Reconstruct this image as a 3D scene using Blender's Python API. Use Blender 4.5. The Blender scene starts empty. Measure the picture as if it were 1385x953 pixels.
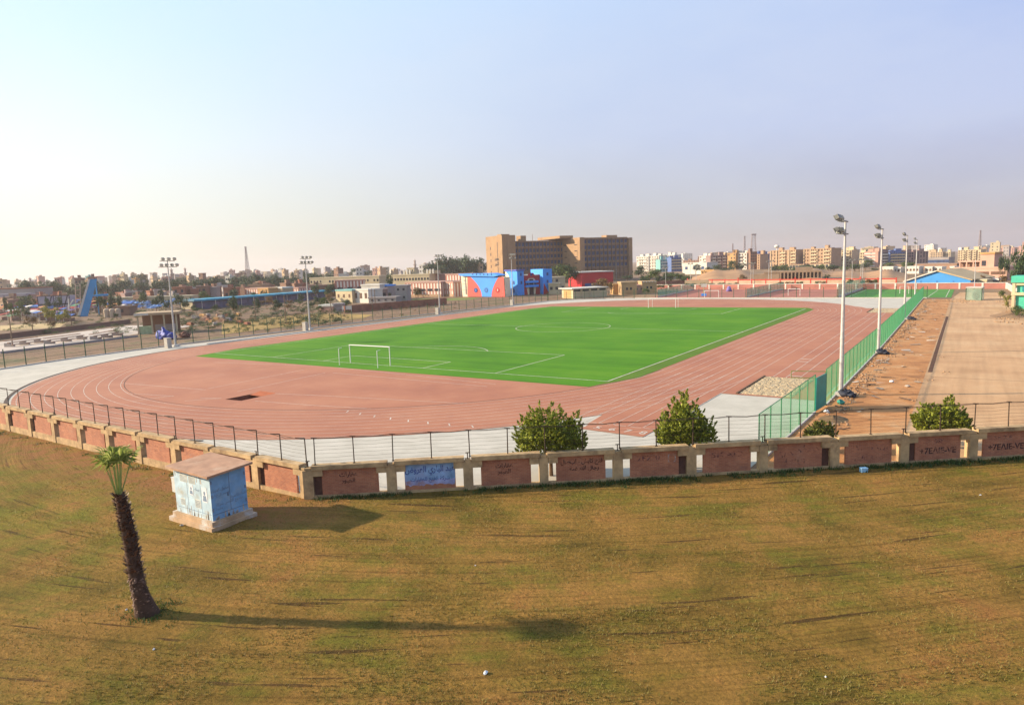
import bpy, bmesh, math, random
from math import sin, cos, pi, radians, sqrt, atan2, hypot
from mathutils import Vector, Matrix
from mathutils.geometry import tessellate_polygon
random.seed(7)
S = bpy.context.scene
COL = S.collection

# ---------------------------------------------------------------- camera
CX, CY, CH, YAW, PIT, ROL, FPX = 65.5019, -115.8759, 12.4438, -0.59, 0.1279, -0.0348, 925.78
_fw = Vector((sin(YAW)*cos(PIT), cos(YAW)*cos(PIT), -sin(PIT)))
_r = Vector((cos(YAW), -sin(YAW), 0)); _u = _r.cross(_fw)
_r2 = _r*cos(ROL)+_u*sin(ROL); _u2 = -_r*sin(ROL)+_u*cos(ROL)
CAM = Vector((CX, CY, CH))
cd = bpy.data.cameras.new('camera'); cam = bpy.data.objects.new('camera', cd); COL.objects.link(cam)
m = Matrix.Identity(4)
for i in range(3):
    m[i][0] = _r2[i]; m[i][1] = _u2[i]; m[i][2] = -_fw[i]; m[i][3] = CAM[i]
cam.matrix_world = m
cd.sensor_width = 36; cd.lens = FPX/1385*36; cd.clip_start = .1; cd.clip_end = 30000
S.camera = cam

def ray(x, y): return _fw + _r2*((x-692.5)/FPX) - _u2*((y-476.5)/FPX)
def G(x, y, z=0):                                  # ground point seen at a photo pixel
    d = ray(x, y); return CAM + d*((z-CAM.z)/d.z)
def HZ(x):
    a, b = -400, 1400
    for i in range(40):
        q = (a+b)/2
        if ray(x, q).z > 0: a = q
        else: b = q
    return a
def DIR(x):                                        # horizontal unit direction of a photo column at the horizon
    d = ray(x, HZ(x)); d.z = 0; return d.normalized()
def AT(x, D): p = CAM + DIR(x)*D; return Vector((p.x, p.y, 0))
def TOP(x, y, D):                                  # height seen at a photo pixel at horizontal distance D
    d = ray(x, y); return CAM.z + d.z*D/hypot(d.x, d.y)
def PXM(px, D): th = math.atan((px-692.5)/FPX); return D*cos(th)**2/FPX      # metres across the view per photo pixel
def DIST(p): return hypot(p[0]-CX, p[1]-CY)

# ---------------------------------------------------------------- mesh builder
class MB:
    def __init__(s): s.v = []; s.f = []; s.m = []; s.cur = 0
    def add(s, vs, fs):
        o = len(s.v); s.v += [tuple(q) for q in vs]
        for f in fs: s.f.append([o+i for i in f]); s.m.append(s.cur)
        return s
    def bx(s, x0, x1, y0, y1, z0, z1):
        return s.add([(x0,y0,z0),(x1,y0,z0),(x1,y1,z0),(x0,y1,z0),(x0,y0,z1),(x1,y0,z1),(x1,y1,z1),(x0,y1,z1)],
                     [(0,3,2,1),(4,5,6,7),(0,1,5,4),(1,2,6,5),(2,3,7,6),(3,0,4,7)])
    def frustum(s, x0, x1, y0, y1, z0, z1, ins):
        return s.add([(x0,y0,z0),(x1,y0,z0),(x1,y1,z0),(x0,y1,z0),(x0+ins,y0+ins,z1),(x1-ins,y0+ins,z1),(x1-ins,y1-ins,z1),(x0+ins,y1-ins,z1)],
                     [(0,3,2,1),(4,5,6,7),(0,1,5,4),(1,2,6,5),(2,3,7,6),(3,0,4,7)])
    def tube(s, p0, p1, r0, r1=None, n=8, cap=True):
        r1 = r0 if r1 is None else r1
        p0 = Vector(p0); p1 = Vector(p1); d = (p1-p0)
        if d.length < 1e-6: return s
        d.normalize(); a = d.orthogonal().normalized(); b = d.cross(a)
        vs = [p0+(a*cos(2*pi*i/n)+b*sin(2*pi*i/n))*r0 for i in range(n)]+[p1+(a*cos(2*pi*i/n)+b*sin(2*pi*i/n))*r1 for i in range(n)]
        fs = [(i, (i+1) % n, n+(i+1) % n, n+i) for i in range(n)]
        if cap: fs += [tuple(range(n-1, -1, -1)), tuple(range(n, 2*n))]
        return s.add(vs, fs)
    def path(s, pts, r, n=6):
        for a, b in zip(pts[:-1], pts[1:]): s.tube(a, b, r, r, n)
        return s
    def ngon(s, pts): return s.add(pts, [tuple(range(len(pts)))])
    def prism(s, poly, z0, z1):
        n = len(poly); vs = [(x, y, z0) for x, y in poly]+[(x, y, z1) for x, y in poly]
        return s.add(vs, [tuple(range(n-1, -1, -1)), tuple(range(n, 2*n))]+[(i, (i+1) % n, n+(i+1) % n, n+i) for i in range(n)])
    def prismy(s, poly, y0, y1):                   # poly in x,z extruded along y (y0 front)
        n = len(poly); vs = [(x, y0, z) for x, z in poly]+[(x, y1, z) for x, z in poly]
        return s.add(vs, [tuple(range(n)), tuple(range(2*n-1, n-1, -1))]+[(i, n+i, n+(i+1) % n, (i+1) % n) for i in range(n)])
    def poly(s, outer, z, holes=()):
        loops = [[Vector((p[0], p[1], 0)) for p in outer]]+[[Vector((p[0], p[1], 0)) for p in h] for h in holes]
        tris = tessellate_polygon(loops); vs = [(p.x, p.y, z) for l in loops for p in l]; out = []
        for t in tris:
            a, b, c = [vs[i] for i in t]
            if (b[0]-a[0])*(c[1]-a[1])-(b[1]-a[1])*(c[0]-a[0]) < 0: t = (t[0], t[2], t[1])
            out.append(tuple(t))
        return s.add(vs, out)
    def strip(s, pts, w, z):                       # flat painted line along a polyline
        P = [Vector((p[0], p[1])) for p in pts]; L = []; Rr = []
        for i, p in enumerate(P):
            d = (P[min(i+1, len(P)-1)]-P[max(i-1, 0)]).normalized(); nn = Vector((-d.y, d.x))*w/2
            L.append((*(p+nn), z)); Rr.append((*(p-nn), z))
        k = len(P)
        return s.add(L+Rr, [(i, k+i, k+i+1, i+1) for i in range(k-1)])
    def ball(s, c, rx, ry, rz, nu=10, nv=6):
        vs = [(c[0], c[1], c[2]-rz)]
        for j in range(1, nv):
            t = pi*j/nv-pi/2
            for i in range(nu): vs.append((c[0]+rx*cos(t)*cos(2*pi*i/nu), c[1]+ry*cos(t)*sin(2*pi*i/nu), c[2]+rz*sin(t)))
        vs.append((c[0], c[1], c[2]+rz)); fs = []
        for i in range(nu): fs.append((0, 1+(i+1) % nu, 1+i))
        for j in range(nv-2):
            for i in range(nu): fs.append((1+j*nu+i, 1+j*nu+(i+1) % nu, 1+(j+1)*nu+(i+1) % nu, 1+(j+1)*nu+i))
        b = 1+(nv-2)*nu; e = len(vs)-1
        for i in range(nu): fs.append((b+i, b+(i+1) % nu, e))
        return s.add(vs, fs)
    def mesh(s, name, mats, smooth=False):
        me = bpy.data.meshes.new(name); me.from_pydata(s.v, [], s.f)
        for q in (mats if isinstance(mats, (list, tuple)) else [mats]): me.materials.append(q)
        me.polygons.foreach_set('material_index', s.m)
        if smooth: me.polygons.foreach_set('use_smooth', [True]*len(s.f))
        me.update(); return me
    def build(s, name, mats, parent=None, smooth=False, world=False):
        if world and parent is not None:           # vertices are given in world metres: bring them into the thing's own frame
            inv = (Matrix.Translation(parent.location) @ parent.rotation_euler.to_matrix().to_4x4()).inverted()
            s.v = [tuple(inv @ Vector(q)) for q in s.v]
        o = bpy.data.objects.new(name, s.mesh(name, mats, smooth)); COL.objects.link(o)
        if parent is not None: o.parent = parent
        return o

def thing(name, label, cat, loc=(0, 0, 0), rz=0, group=None):
    o = bpy.data.objects.new(name, None); COL.objects.link(o); o.empty_display_size = .3
    o.location = loc; o.rotation_euler = (0, 0, rz); o['label'] = label; o['category'] = cat
    if group: o['group'] = group
    return o
def tag(o, label, cat, group=None):
    o['label'] = label; o['category'] = cat
    if group: o['group'] = group
    return o
def struct(o, kind='structure'): o['kind'] = kind; return o
def kids(o): return list(o.children)
def dup(root, loc=None, rz=None, label=None, group=None, scale=None):
    r = root.copy(); COL.objects.link(r)
    if loc is not None: r.location = loc
    if rz is not None: r.rotation_euler = (0, 0, rz)
    if label: r['label'] = label
    if group: r['group'] = group
    if scale is not None: r.scale = scale if isinstance(scale, (tuple, list)) else (scale,)*3
    for ch in list(root.children):
        c = ch.copy(); COL.objects.link(c); c.parent = r
        for g in list(ch.children):
            d = g.copy(); COL.objects.link(d); d.parent = c
    return r
def inst(me, name, parent, loc=(0, 0, 0), rz=0, scale=None):      # one more object sharing a part's mesh
    o = bpy.data.objects.new(name, me); COL.objects.link(o); o.parent = parent; o.location = loc; o.rotation_euler = (0, 0, rz)
    if scale: o.scale = scale
    return o

# ---------------------------------------------------------------- materials
def nmat(name):
    mt = bpy.data.materials.new(name); mt.use_nodes = True; nt = mt.node_tree
    return mt, nt, nt.nodes['Principled BSDF']
def N(nt, t, **kw):
    n = nt.nodes.new(t)
    for k, v in kw.items(): setattr(n, k, v)
    return n
def noise(nt, vec, scale, det=4, rough=.6):
    n = N(nt, 'ShaderNodeTexNoise'); n.inputs['Scale'].default_value = scale; n.inputs['Detail'].default_value = det; n.inputs['Roughness'].default_value = rough
    if vec: nt.links.new(vec, n.inputs['Vector'])
    return n.outputs['Fac']
def ramp(nt, fac, stops):
    r = N(nt, 'ShaderNodeValToRGB'); e = r.color_ramp.elements
    while len(e) < len(stops): e.new(.5)
    for q, (p, c) in zip(e, stops): q.position = p; q.color = (*c, 1) if len(c) == 3 else c
    nt.links.new(fac, r.inputs[0]); return r.outputs[0]
def mix(nt, fac, a, b, mode='MIX'):
    n = N(nt, 'ShaderNodeMix', data_type='RGBA', blend_type=mode)
    for i, q in ((0, fac), (6, a), (7, b)):
        if hasattr(q, 'links') or hasattr(q, 'is_linked'): nt.links.new(q, n.inputs[i])
        elif i == 0: n.inputs[0].default_value = q
        else: n.inputs[i].default_value = (*q, 1)
    return n.outputs[2]
def math_(nt, op, a, b=None, clamp=False):
    n = N(nt, 'ShaderNodeMath', operation=op, use_clamp=clamp)
    for i, q in enumerate((a, b)):
        if q is None: continue
        if hasattr(q, 'is_linked'): nt.links.new(q, n.inputs[i])
        else: n.inputs[i].default_value = q
    return n.outputs[0]
def coords(nt, world=True):
    if world: return N(nt, 'ShaderNodeNewGeometry').outputs['Position']
    return N(nt, 'ShaderNodeTexCoord').outputs['Object']
def bump(nt, bsdf, h, strength, dist=.02):
    b = N(nt, 'ShaderNodeBump'); b.inputs['Strength'].default_value = strength; b.inputs['Distance'].default_value = dist
    nt.links.new(h, b.inputs['Height']); nt.links.new(b.outputs[0], bsdf.inputs['Normal'])
def scl(c, k): return tuple(min(1, q*k) for q in c)
_mc = {}
def M(name, col, rough=.8, var=.25, scale=1.5, bmp=0, bscale=20, metal=0, spec=.3, world=True, dirt=None):
    """procedural paint/stone/soil: two noises break up one base colour; optional second 'dirt' colour in patches"""
    if name in _mc: return _mc[name]
    col = scl(col, .84); dirt = scl(dirt, .84) if dirt else None
    mt, nt, b = nmat(name); v = coords(nt, world)
    c = ramp(nt, noise(nt, v, scale, 5), [(.3, scl(col, 1-var)), (.7, scl(col, 1+var))])
    if dirt:
        f = ramp(nt, noise(nt, v, scale*.6, 6, .7), [(.5, (0, 0, 0)), (.68, (1, 1, 1))]); c = mix(nt, f, c, dirt)
    nt.links.new(c, b.inputs['Base Color']); b.inputs['Roughness'].default_value = rough
    b.inputs['Metallic'].default_value = metal; b.inputs['Specular IOR Level'].default_value = spec
    if bmp: bump(nt, b, noise(nt, v, bscale, 6, .7), bmp)
    _mc[name] = mt; return mt
def leafmat(name, dark, light, trans=.25):
    mt, nt, b = nmat(name); g = N(nt, 'ShaderNodeNewGeometry')
    c = ramp(nt, g.outputs['Random Per Island'], [(0, dark), (.55, tuple((a+q)/2 for a, q in zip(dark, light))), (1, light)])
    nt.links.new(c, b.inputs['Base Color']); b.inputs['Roughness'].default_value = .6; b.inputs['Specular IOR Level'].default_value = .25
    t = N(nt, 'ShaderNodeBsdfTranslucent'); nt.links.new(c, t.inputs[0]); mx = N(nt, 'ShaderNodeMixShader'); mx.inputs[0].default_value = trans
    nt.links.new(b.outputs[0], mx.inputs[1]); nt.links.new(t.outputs[0], mx.inputs[2])
    nt.links.new(mx.outputs[0], nt.nodes['Material Output'].inputs[0]); return mt
def netmat(name, col, op):
    mt, nt, b = nmat(name); b.inputs['Base Color'].default_value = (*col, 1); b.inputs['Roughness'].default_value = .6
    t = N(nt, 'ShaderNodeBsdfTransparent'); mx = N(nt, 'ShaderNodeMixShader')
    v = coords(nt); f = math_(nt, 'MULTIPLY_ADD', noise(nt, v, .8, 3), .3); f.node.inputs[2].default_value = op-.15
    nt.links.new(f, mx.inputs[0]); nt.links.new(t.outputs[0], mx.inputs[1]); nt.links.new(b.outputs[0], mx.inputs[2])
    nt.links.new(mx.outputs[0], nt.nodes['Material Output'].inputs[0]); return mt

def vec_sky(nt, v):
    n = N(nt, 'ShaderNodeMapping'); n.inputs['Scale'].default_value = (1, 1, 2.6); nt.links.new(v, n.inputs['Vector']); return n.outputs[0]
# ---------------------------------------------------------------- light and sky
SUN_AZ, SUN_EL = radians(27+180), radians(22)      # direction towards the sun, measured from +x
sd = Vector((cos(SUN_EL)*cos(SUN_AZ), cos(SUN_EL)*sin(SUN_AZ), sin(SUN_EL)))
sl = bpy.data.lights.new('sun', 'SUN'); so = bpy.data.objects.new('sun', sl); COL.objects.link(so)
sl.energy = 5; sl.angle = radians(1.0); sl.color = (1, .83, .62)
so.rotation_euler = (-sd).to_track_quat('-Z', 'Y').to_euler(); so.location = (0, 0, 200)
W = bpy.data.worlds.new('World'); S.world = W; W.use_nodes = True; nt = W.node_tree
bg = nt.nodes['Background']; sky = N(nt, 'ShaderNodeTexSky', sky_type='NISHITA')
sky.sun_disc = False; sky.sun_elevation = SUN_EL; sky.sun_rotation = pi/2-SUN_AZ
sky.air_density = 1.0; sky.dust_density = 1.5; sky.ozone_density = 2.0; sky.altitude = 50
# dusty veil over the clear-sky model: paler and warmer towards the sun, lavender away from it, bluer overhead
tcw = N(nt, 'ShaderNodeTexCoord').outputs['Generated']
def dot(nt, v, c):
    n = N(nt, 'ShaderNodeVectorMath', operation='DOT_PRODUCT'); nt.links.new(v, n.inputs[0]); n.inputs[1].default_value = c; return n.outputs['Value']
az = math_(nt, 'MULTIPLY_ADD', dot(nt, tcw, (cos(SUN_AZ), sin(SUN_AZ), 0)), .5); az.node.inputs[2].default_value = .5
el = dot(nt, tcw, (0, 0, 1))
low = ramp(nt, az, [(0, (.20, .175, .205)), (.25, (.22, .195, .225)), (.53, (.29, .285, .275)), (.8, (.47, .455, .365))])
mid_ = ramp(nt, az, [(0, (.215, .235, .37)), (.25, (.225, .24, .39)), (.53, (.315, .335, .42)), (.8, (.52, .545, .52))])
high = ramp(nt, az, [(0, (.185, .275, .50)), (.25, (.205, .30, .52)), (.53, (.325, .43, .58)), (.8, (.31, .50, .64))])
veil = mix(nt, ramp(nt, el, [(.02, (0, 0, 0)), (.17, (1, 1, 1))]), low, mid_); veil = mix(nt, ramp(nt, el, [(.12, (0, 0, 0)), (.42, (1, 1, 1))]), veil, high)
cl = noise(nt, vec_sky(nt, tcw), 1.6, 7, .55); veil = mix(nt, math_(nt, 'MULTIPLY', ramp(nt, cl, [(.45, (0, 0, 0)), (.68, (1, 1, 1))]), .30), veil, (.44, .455, .49))
sk = N(nt, 'ShaderNodeVectorMath', operation='SCALE'); nt.links.new(sky.outputs[0], sk.inputs[0]); sk.inputs['Scale'].default_value = .1
nt.links.new(mix(nt, .82, sk.outputs[0], veil), bg.inputs[0]); bg.inputs[1].default_value = 1.0
S.view_settings.view_transform = 'Standard'; S.view_settings.look = 'None'; S.view_settings.gamma = 1
S.view_settings.use_curve_mapping = False; S.view_settings.exposure = 1.0
S.cycles.max_bounces = 5; S.cycles.diffuse_bounces = 3; S.cycles.transparent_max_bounces = 24; S.cycles.volume_bounces = 1
S.cycles.use_denoising = True
def font_mesh(name, cu):                               # lettering as a plain mesh
    tmp = bpy.data.objects.new(name, cu); me = bpy.data.meshes.new_from_object(tmp); bpy.data.objects.remove(tmp); bpy.data.curves.remove(cu)
    me.name = name; o = bpy.data.objects.new(name, me); COL.objects.link(o); return o
# ---------------------------------------------------------------- ground, lawn, track, pitch
def ywall(x): return -91.75 if x < 35.5 else -91.75+(x-35.5)*.772
YC, R0, LW = 42.5, 37.1, 1.22
def arc(r, a0, a1, n, cy, cx=0): return [(cx+r*cos(a0+(a1-a0)*i/n), cy+r*sin(a0+(a1-a0)*i/n)) for i in range(n+1)]

mt, nt, b = nmat('dusty_soil'); v = coords(nt)
c = ramp(nt, noise(nt, v, .02, 6), [(.3, (.15, .085, .04)), (.45, (.24, .145, .07)), (.6, (.13, .09, .035)), (.75, (.30, .20, .105))])
c = mix(nt, ramp(nt, noise(nt, v, .35, 6, .7), [(.35, (0, 0, 0)), (.75, (.6, .6, .6))]), c, (.2, .1, .045))
nt.links.new(c, b.inputs[0]); b.inputs['Roughness'].default_value = .95; bump(nt, b, noise(nt, v, 2, 6), .4, .2); SOIL = mt

PIT = [(3.7, -75.7), (6.0, -75.45), (5.85, -71.5), (3.75, -71.9)]
lawn_hole = [(-90, -91.75), (35.5, -91.75), (130, ywall(130)), (130, -190), (-90, -190)]
g = MB(); g.poly([(-3400, -240), (2400, -240), (2400, 3900), (-3400, 3900)], -.05, [lawn_hole, PIT])
struct(g.build('ground', SOIL))

# mown field in front of the wall: streaks follow the mower's arcs
mt, nt, b = nmat('dry_lawn'); v = coords(nt)
def vec(nt, x, y, z=0):
    n = N(nt, 'ShaderNodeCombineXYZ')
    for i, q in enumerate((x, y, z)):
        if hasattr(q, 'is_linked'): nt.links.new(q, n.inputs[i])
        else: n.inputs[i].default_value = q
    return n.outputs[0]
sx = N(nt, 'ShaderNodeSeparateXYZ'); nt.links.new(v, sx.inputs[0]); X, Y = sx.outputs[0], sx.outputs[1]
# streak frame: u along (0.74,0.67) bending, t across
bend = math_(nt, 'MULTIPLY', math_(nt, 'POWER', math_(nt, 'SUBTRACT', X, 46.), 2), .011)
t_ = math_(nt, 'SUBTRACT', math_(nt, 'SUBTRACT', Y, math_(nt, 'MULTIPLY', X, .52)), bend)
u_ = math_(nt, 'ADD', X, math_(nt, 'MULTIPLY', Y, .5))
sv = vec(nt, math_(nt, 'MULTIPLY', u_, .06), math_(nt, 'MULTIPLY', t_, 1.0))
base = ramp(nt, noise(nt, v, .22, 6, .65), [(.34, (.118, .080, .016)), (.46, (.195, .115, .025)), (.58, (.262, .142, .036)), (.70, (.265, .115, .036))])
gr = ramp(nt, math_(nt, 'ADD', math_(nt, 'MULTIPLY', noise(nt, v, .28, 8, .72), .72), math_(nt, 'MULTIPLY', noise(nt, sv, 1.1, 5, .7), .28)), [(.49, (0, 0, 0)), (.61, (1, 1, 1))])
c = mix(nt, math_(nt, 'MULTIPLY', gr, .62), base, (.10, .118, .013))
st = ramp(nt, noise(nt, sv, 1.9, 5, .6), [(.3, (.62, .6, .55)), (.5, (1, 1, 1)), (.72, (1.2, 1.18, 1.1))])
c = mix(nt, .6, c, st, 'MULTIPLY')
thin = ramp(nt, noise(nt, vec(nt, math_(nt, 'MULTIPLY', u_, .11), math_(nt, 'MULTIPLY', t_, 1.5)), 1.3, 3, .5), [(.63, (0, 0, 0)), (.665, (1, 1, 1))])
c = mix(nt, math_(nt, 'MULTIPLY', thin, .75), c, (.055, .028, .012))
lines = ramp(nt, noise(nt, vec(nt, math_(nt, 'MULTIPLY', u_, .05), math_(nt, 'MULTIPLY', t_, 3.4)), 1.5, 4, .6), [(.36, (.55, .50, .45)), (.47, (1, 1, 1)), (.6, (1, 1, 1)), (.72, (1.35, 1.28, 1.1))])
c = mix(nt, .5, c, lines, 'MULTIPLY')
lg = math_(nt, 'MULTIPLY', ramp(nt, math_(nt, 'DIVIDE', math_(nt, 'SUBTRACT', 38., X), 12.), [(0, (0, 0, 0)), (1, (1, 1, 1))]), ramp(nt, noise(nt, v, .4, 7, .75), [(.42, (0, 0, 0)), (.58, (1, 1, 1))]))
c = mix(nt, math_(nt, 'MULTIPLY', lg, .55), c, (.145, .150, .015))
fine = ramp(nt, noise(nt, v, 7, 8, .85), [(.3, (.45, .45, .4)), (.5, (1, 1, 1)), (.7, (1.55, 1.5, 1.4))])
c = mix(nt, .9, c, fine, 'MULTIPLY')
c = mix(nt, ramp(nt, noise(nt, v, 3.2, 6, .8), [(.60, (0, 0, 0)), (.68, (.7, .7, .7))]), c, (.06, .055, .012))
nearw = ramp(nt, noise(nt, v, .9, 5, .7), [(.42, (0, 0, 0)), (.6, (1, 1, 1))])
# bare orange earth along the foot of the left wall and round the kiosk
dy = math_(nt, 'SUBTRACT', -92.6, Y); ew = math_(nt, 'SUBTRACT', 1.0, math_(nt, 'DIVIDE', math_(nt, 'ABSOLUTE', math_(nt, 'SUBTRACT', dy, 1.2)), 4.2), True)
ex = math_(nt, 'DIVIDE', math_(nt, 'SUBTRACT', 39.5, X), 3.0, True)
e = math_(nt, 'MULTIPLY', math_(nt, 'MULTIPLY', ew, ex), math_(nt, 'ADD', nearw, .35), True)
c = mix(nt, e, c, (.25, .115, .042))
nt.links.new(c, b.inputs[0]); b.inputs['Roughness'].default_value = .95; b.inputs['Specular IOR Level'].default_value = .1
hh = math_(nt, 'ADD', noise(nt, v, 5, 8, .75), math_(nt, 'MULTIPLY', noise(nt, sv, 1.9, 4), .9)); bump(nt, b, hh, 1, .13); LAWN = mt
def lawn_z(x, y):
    d = ywall(x)-y
    z = -.02-.34*max(0, min(1, (36-x)/14))*max(0, 1-d/16.)
    z += .05*sin(x*.35+y*.21)*sin(y*.27-x*.12)*min(1, d/6) - .02*min(1, d/2)
    q = y-.52*x-.011*(x-46)**2                       # shallow ridges left by the mower
    z += .02*sin(q*3.1+1.3*sin(x*.2))*min(1, d/4)
    return z
g = MB(); nx, ny = 320, 190
xs = [-90+220*i/nx for i in range(nx+1)]
for i in range(nx+1):
    for j in range(ny+1):
        t = (j/ny)**1.6; y0 = ywall(xs[i]); y = y0+(-190-y0)*t; g.v.append((xs[i], y, lawn_z(xs[i], y)))
for i in range(nx):
    for j in range(ny):
        a = i*(ny+1)+j; g.f.append([a, a+1, a+ny+2, a+ny+1]); g.m.append(0)
struct(g.build('lawn', LAWN, smooth=True))

# standing blades over the mown field
bladem = leafmat('grass_blades', (.17, .10, .026), (.18, .165, .03), .3)
g = MB(); rnd = random.Random(3)
for k in range(120000):
    d = 6+46*rnd.random()**1.5; a = YAW+radians(rnd.uniform(-44, 44)); x = CX+sin(a)*d; y = CY+cos(a)*d
    if y > ywall(x)-.35 or not -20 < x < 100: continue
    n_ = sin(x*.9+2*sin(y*.5))+sin(y*1.1+1.7*sin(x*.4))+rnd.uniform(-1.2, 1.2)
    if n_ < -.1: continue
    z = lawn_z(x, y); h = rnd.uniform(.03, .10); t = rnd.uniform(0, 2*pi)
    for q in range(1 if d > 24 else 2):
        t += 1.7; w = .011+d*.0003; lx, ly = cos(t), sin(t); o = rnd.uniform(.0, .04)
        g.add([(x-ly*w+lx*o, y+lx*w+ly*o, z-.01), (x+ly*w+lx*o, y-lx*w+ly*o, z-.01), (x+lx*(o+h*.7), y+ly*(o+h*.7), z+h)], [(0, 1, 2)])
struct(g.build('grass', bladem), 'stuff')
weedm = leafmat('weed_leaves', (.03, .055, .01), (.08, .12, .022), .3)
g = MB()
def tuft(g, x, y, z, r, h, n, rnd):
    for k in range(n):
        t = rnd.uniform(0, 2*pi); o = r*sqrt(rnd.random()); px, py = x+cos(t)*o, y+sin(t)*o; hh = h*rnd.uniform(.4, 1); w = hh*.16; t = rnd.uniform(0, 2*pi)
        g.add([(px-w*sin(t), py+w*cos(t), z), (px+w*sin(t), py-w*cos(t), z), (px+cos(t)*hh*.6, py+sin(t)*hh*.6, z+hh)], [(0, 1, 2)])
for k in range(900):
    s = rnd.uniform(.5, 48); off = abs(rnd.gauss(0, .35))+.12; u = (.79, .613)
    dens = .5+.5*sin(s*.55+1)*sin(s*.23); 
    if rnd.random() > dens: continue
    x, y = 35.5+u[0]*s+.613*off, -91.75+u[1]*s-.79*off; tuft(g, x, y, lawn_z(x, y), .22, .22, 12, rnd)
for k in range(260):
    x = rnd.uniform(-5, 35); y = -92.3-abs(rnd.gauss(0, .4)); 
    if sin(x*1.7)+rnd.uniform(-1, 1) > .5: tuft(g, x, y, lawn_z(x, y), .2, .16, 10, rnd)
for k in range(60):
    a = rnd.uniform(0, 2*pi); q = .35+abs(rnd.gauss(0, .55)); x, y = 40.55+cos(a)*q, -103.5+sin(a)*q; tuft(g, x, y, lawn_z(x, y), .22, .13, 12, rnd)
struct(g.build('weeds', weedm), 'stuff')

# pale concrete apron round the track
mt, nt, b = nmat('pale_concrete'); v = coords(nt)
c = ramp(nt, noise(nt, v, .35, 6, .65), [(.3, (.37, .335, .27)), (.55, (.45, .41, .335)), (.75, (.51, .46, .385))])
br = N(nt, 'ShaderNodeTexBrick', offset=0); br.inputs['Scale'].default_value = .25; br.inputs['Mortar Size'].default_value = .012; br.inputs['Brick Width'].default_value = 1; br.inputs['Row Height'].default_value = 1
nt.links.new(v, br.inputs['Vector']); c = mix(nt, math_(nt, 'MULTIPLY', br.outputs['Fac'], .35), c, (.36, .31, .25))
nt.links.new(c, b.inputs[0]); b.inputs['Roughness'].default_value = .85; bump(nt, b, noise(nt, v, 25, 4), .15); CONC = mt
apron = [(-49.0, 86), (-49.3, 40), (-49.6, -5), (-51.2, -20), (-53.2, -46), (-53.4, -62), (-52.2, -76), (-49, -91.4), (35.5, -91.4), (55.1, ywall(55.1)+.35), (55.4, -69), (55.9, -20), (55.7, 92.6), (-28, 93.4)]
g = MB(); g.poly(apron, -.025, [PIT]); struct(g.build('pavement', CONC))

# rubber running track with its near and far D and the straight's chute
mt, nt, b = nmat('track_rubber'); v = coords(nt)
c = ramp(nt, noise(nt, v, .12, 6, .6), [(.3, (.295, .10, .048)), (.5, (.345, .126, .060)), (.7, (.385, .155, .076))])
c = mix(nt, .6, c, ramp(nt, noise(nt, v, 14, 4, .7), [(.3, (.75, .75, .75)), (.7, (1.25, 1.25, 1.25))]), 'MULTIPLY')
c = mix(nt, ramp(nt, noise(nt, v, .55, 8, .75), [(.52, (0, 0, 0)), (.74, (.5, .5, .5))]), c, (.25, .085, .05))
c = mix(nt, ramp(nt, noise(nt, v, .22, 8, .7), [(.55, (0, 0, 0)), (.75, (.4, .4, .4))]), c, (.42, .23, .14))
nt.links.new(c, b.inputs[0]); b.inputs['Roughness'].default_value = .8; bump(nt, b, noise(nt, v, 60, 3), .12, .01); RUB = mt
RO = 47.3
trk = arc(RO, pi/2, pi, 40, YC)+arc(RO, pi, 2*pi, 90, -YC)
trk = [p for p in trk if not (p[0] > 41.3 and p[1] < -42)]
trk += [(41.5, -71.2), (46.7, -71.5), (46.9, -53.7), (52.8, -53.7), (55.35, -53.7), (55.75, 55.2), (46.6, 55.2), (45.4, 58.5)]
trk += [p for p in arc(RO, 0, pi/2, 40, YC) if p[0] < 44][:-1]
g = MB(); g.poly(trk, 0, [PIT]); struct(g.build('running_track', RUB))
g = MB(); P = arc(36.75, pi, 2*pi, 80, -YC); g.strip(P, .07, .010)
P = arc(47.75, pi*.93, pi*1.62, 70, -YC); g.strip([(-47.75, 55)]+P, .35, .010)
dark = M('dark_drain', (.07, .045, .035), .9)
struct(g.build('drain', dark))
# low white kerb along the far-left edge of the track
g = MB(); 
for y0 in range(-44, 78, 2): g.bx(-49.15, -48.85, y0, y0+1.985, -.02, .16)
wp = M('white_paint', (.62, .56, .47), .7, .3, 1.2)
kerbm = M('kerb_concrete', (.6, .55, .48), .9, .15, 2, .2); struct(g.build('kerb', kerbm))
# lane lines
g = MB(); LZ = .006
for k in range(0, 9):
    r = R0+LW*k; w = .045
    if k == 0: pts = arc(r, pi*.5, pi, 50, YC)+arc(r, pi, 1.5*pi, 50, -YC)+arc(r, 1.5*pi, 2*pi, 50, -YC)+arc(r, 0, pi/2, 50, YC)
    else: pts = arc(r, pi*.5, pi, 60, YC)+arc(r, pi, 2*pi, 120, -YC)+arc(r, 0, pi/2, 60, YC)
    g.strip(pts, w, LZ)
    if k >= 2: g.strip([(r, -YC), (r, -69.0)], w, LZ+.002)
    if k >= 2 and k < 8:
        g.strip([(r+.1, -69.05), (r+LW-.1, -69.1)], .06, LZ)
for x in (49.05, 50.3, 51.58): g.strip([(x, -43), (x, 43)], .055, LZ)
for y, xa, xb in ((-41.8, 50.4, 51.5), (-31.3, 49.15, 50.25), (-29.1, 49.15, 50.25), (28, 49.15, 50.25), (30.1, 49.15, 50.25), (40.2, 50.4, 51.5)): g.strip([(xa, y), (xb, y)], .22, LZ+.002)
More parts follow.
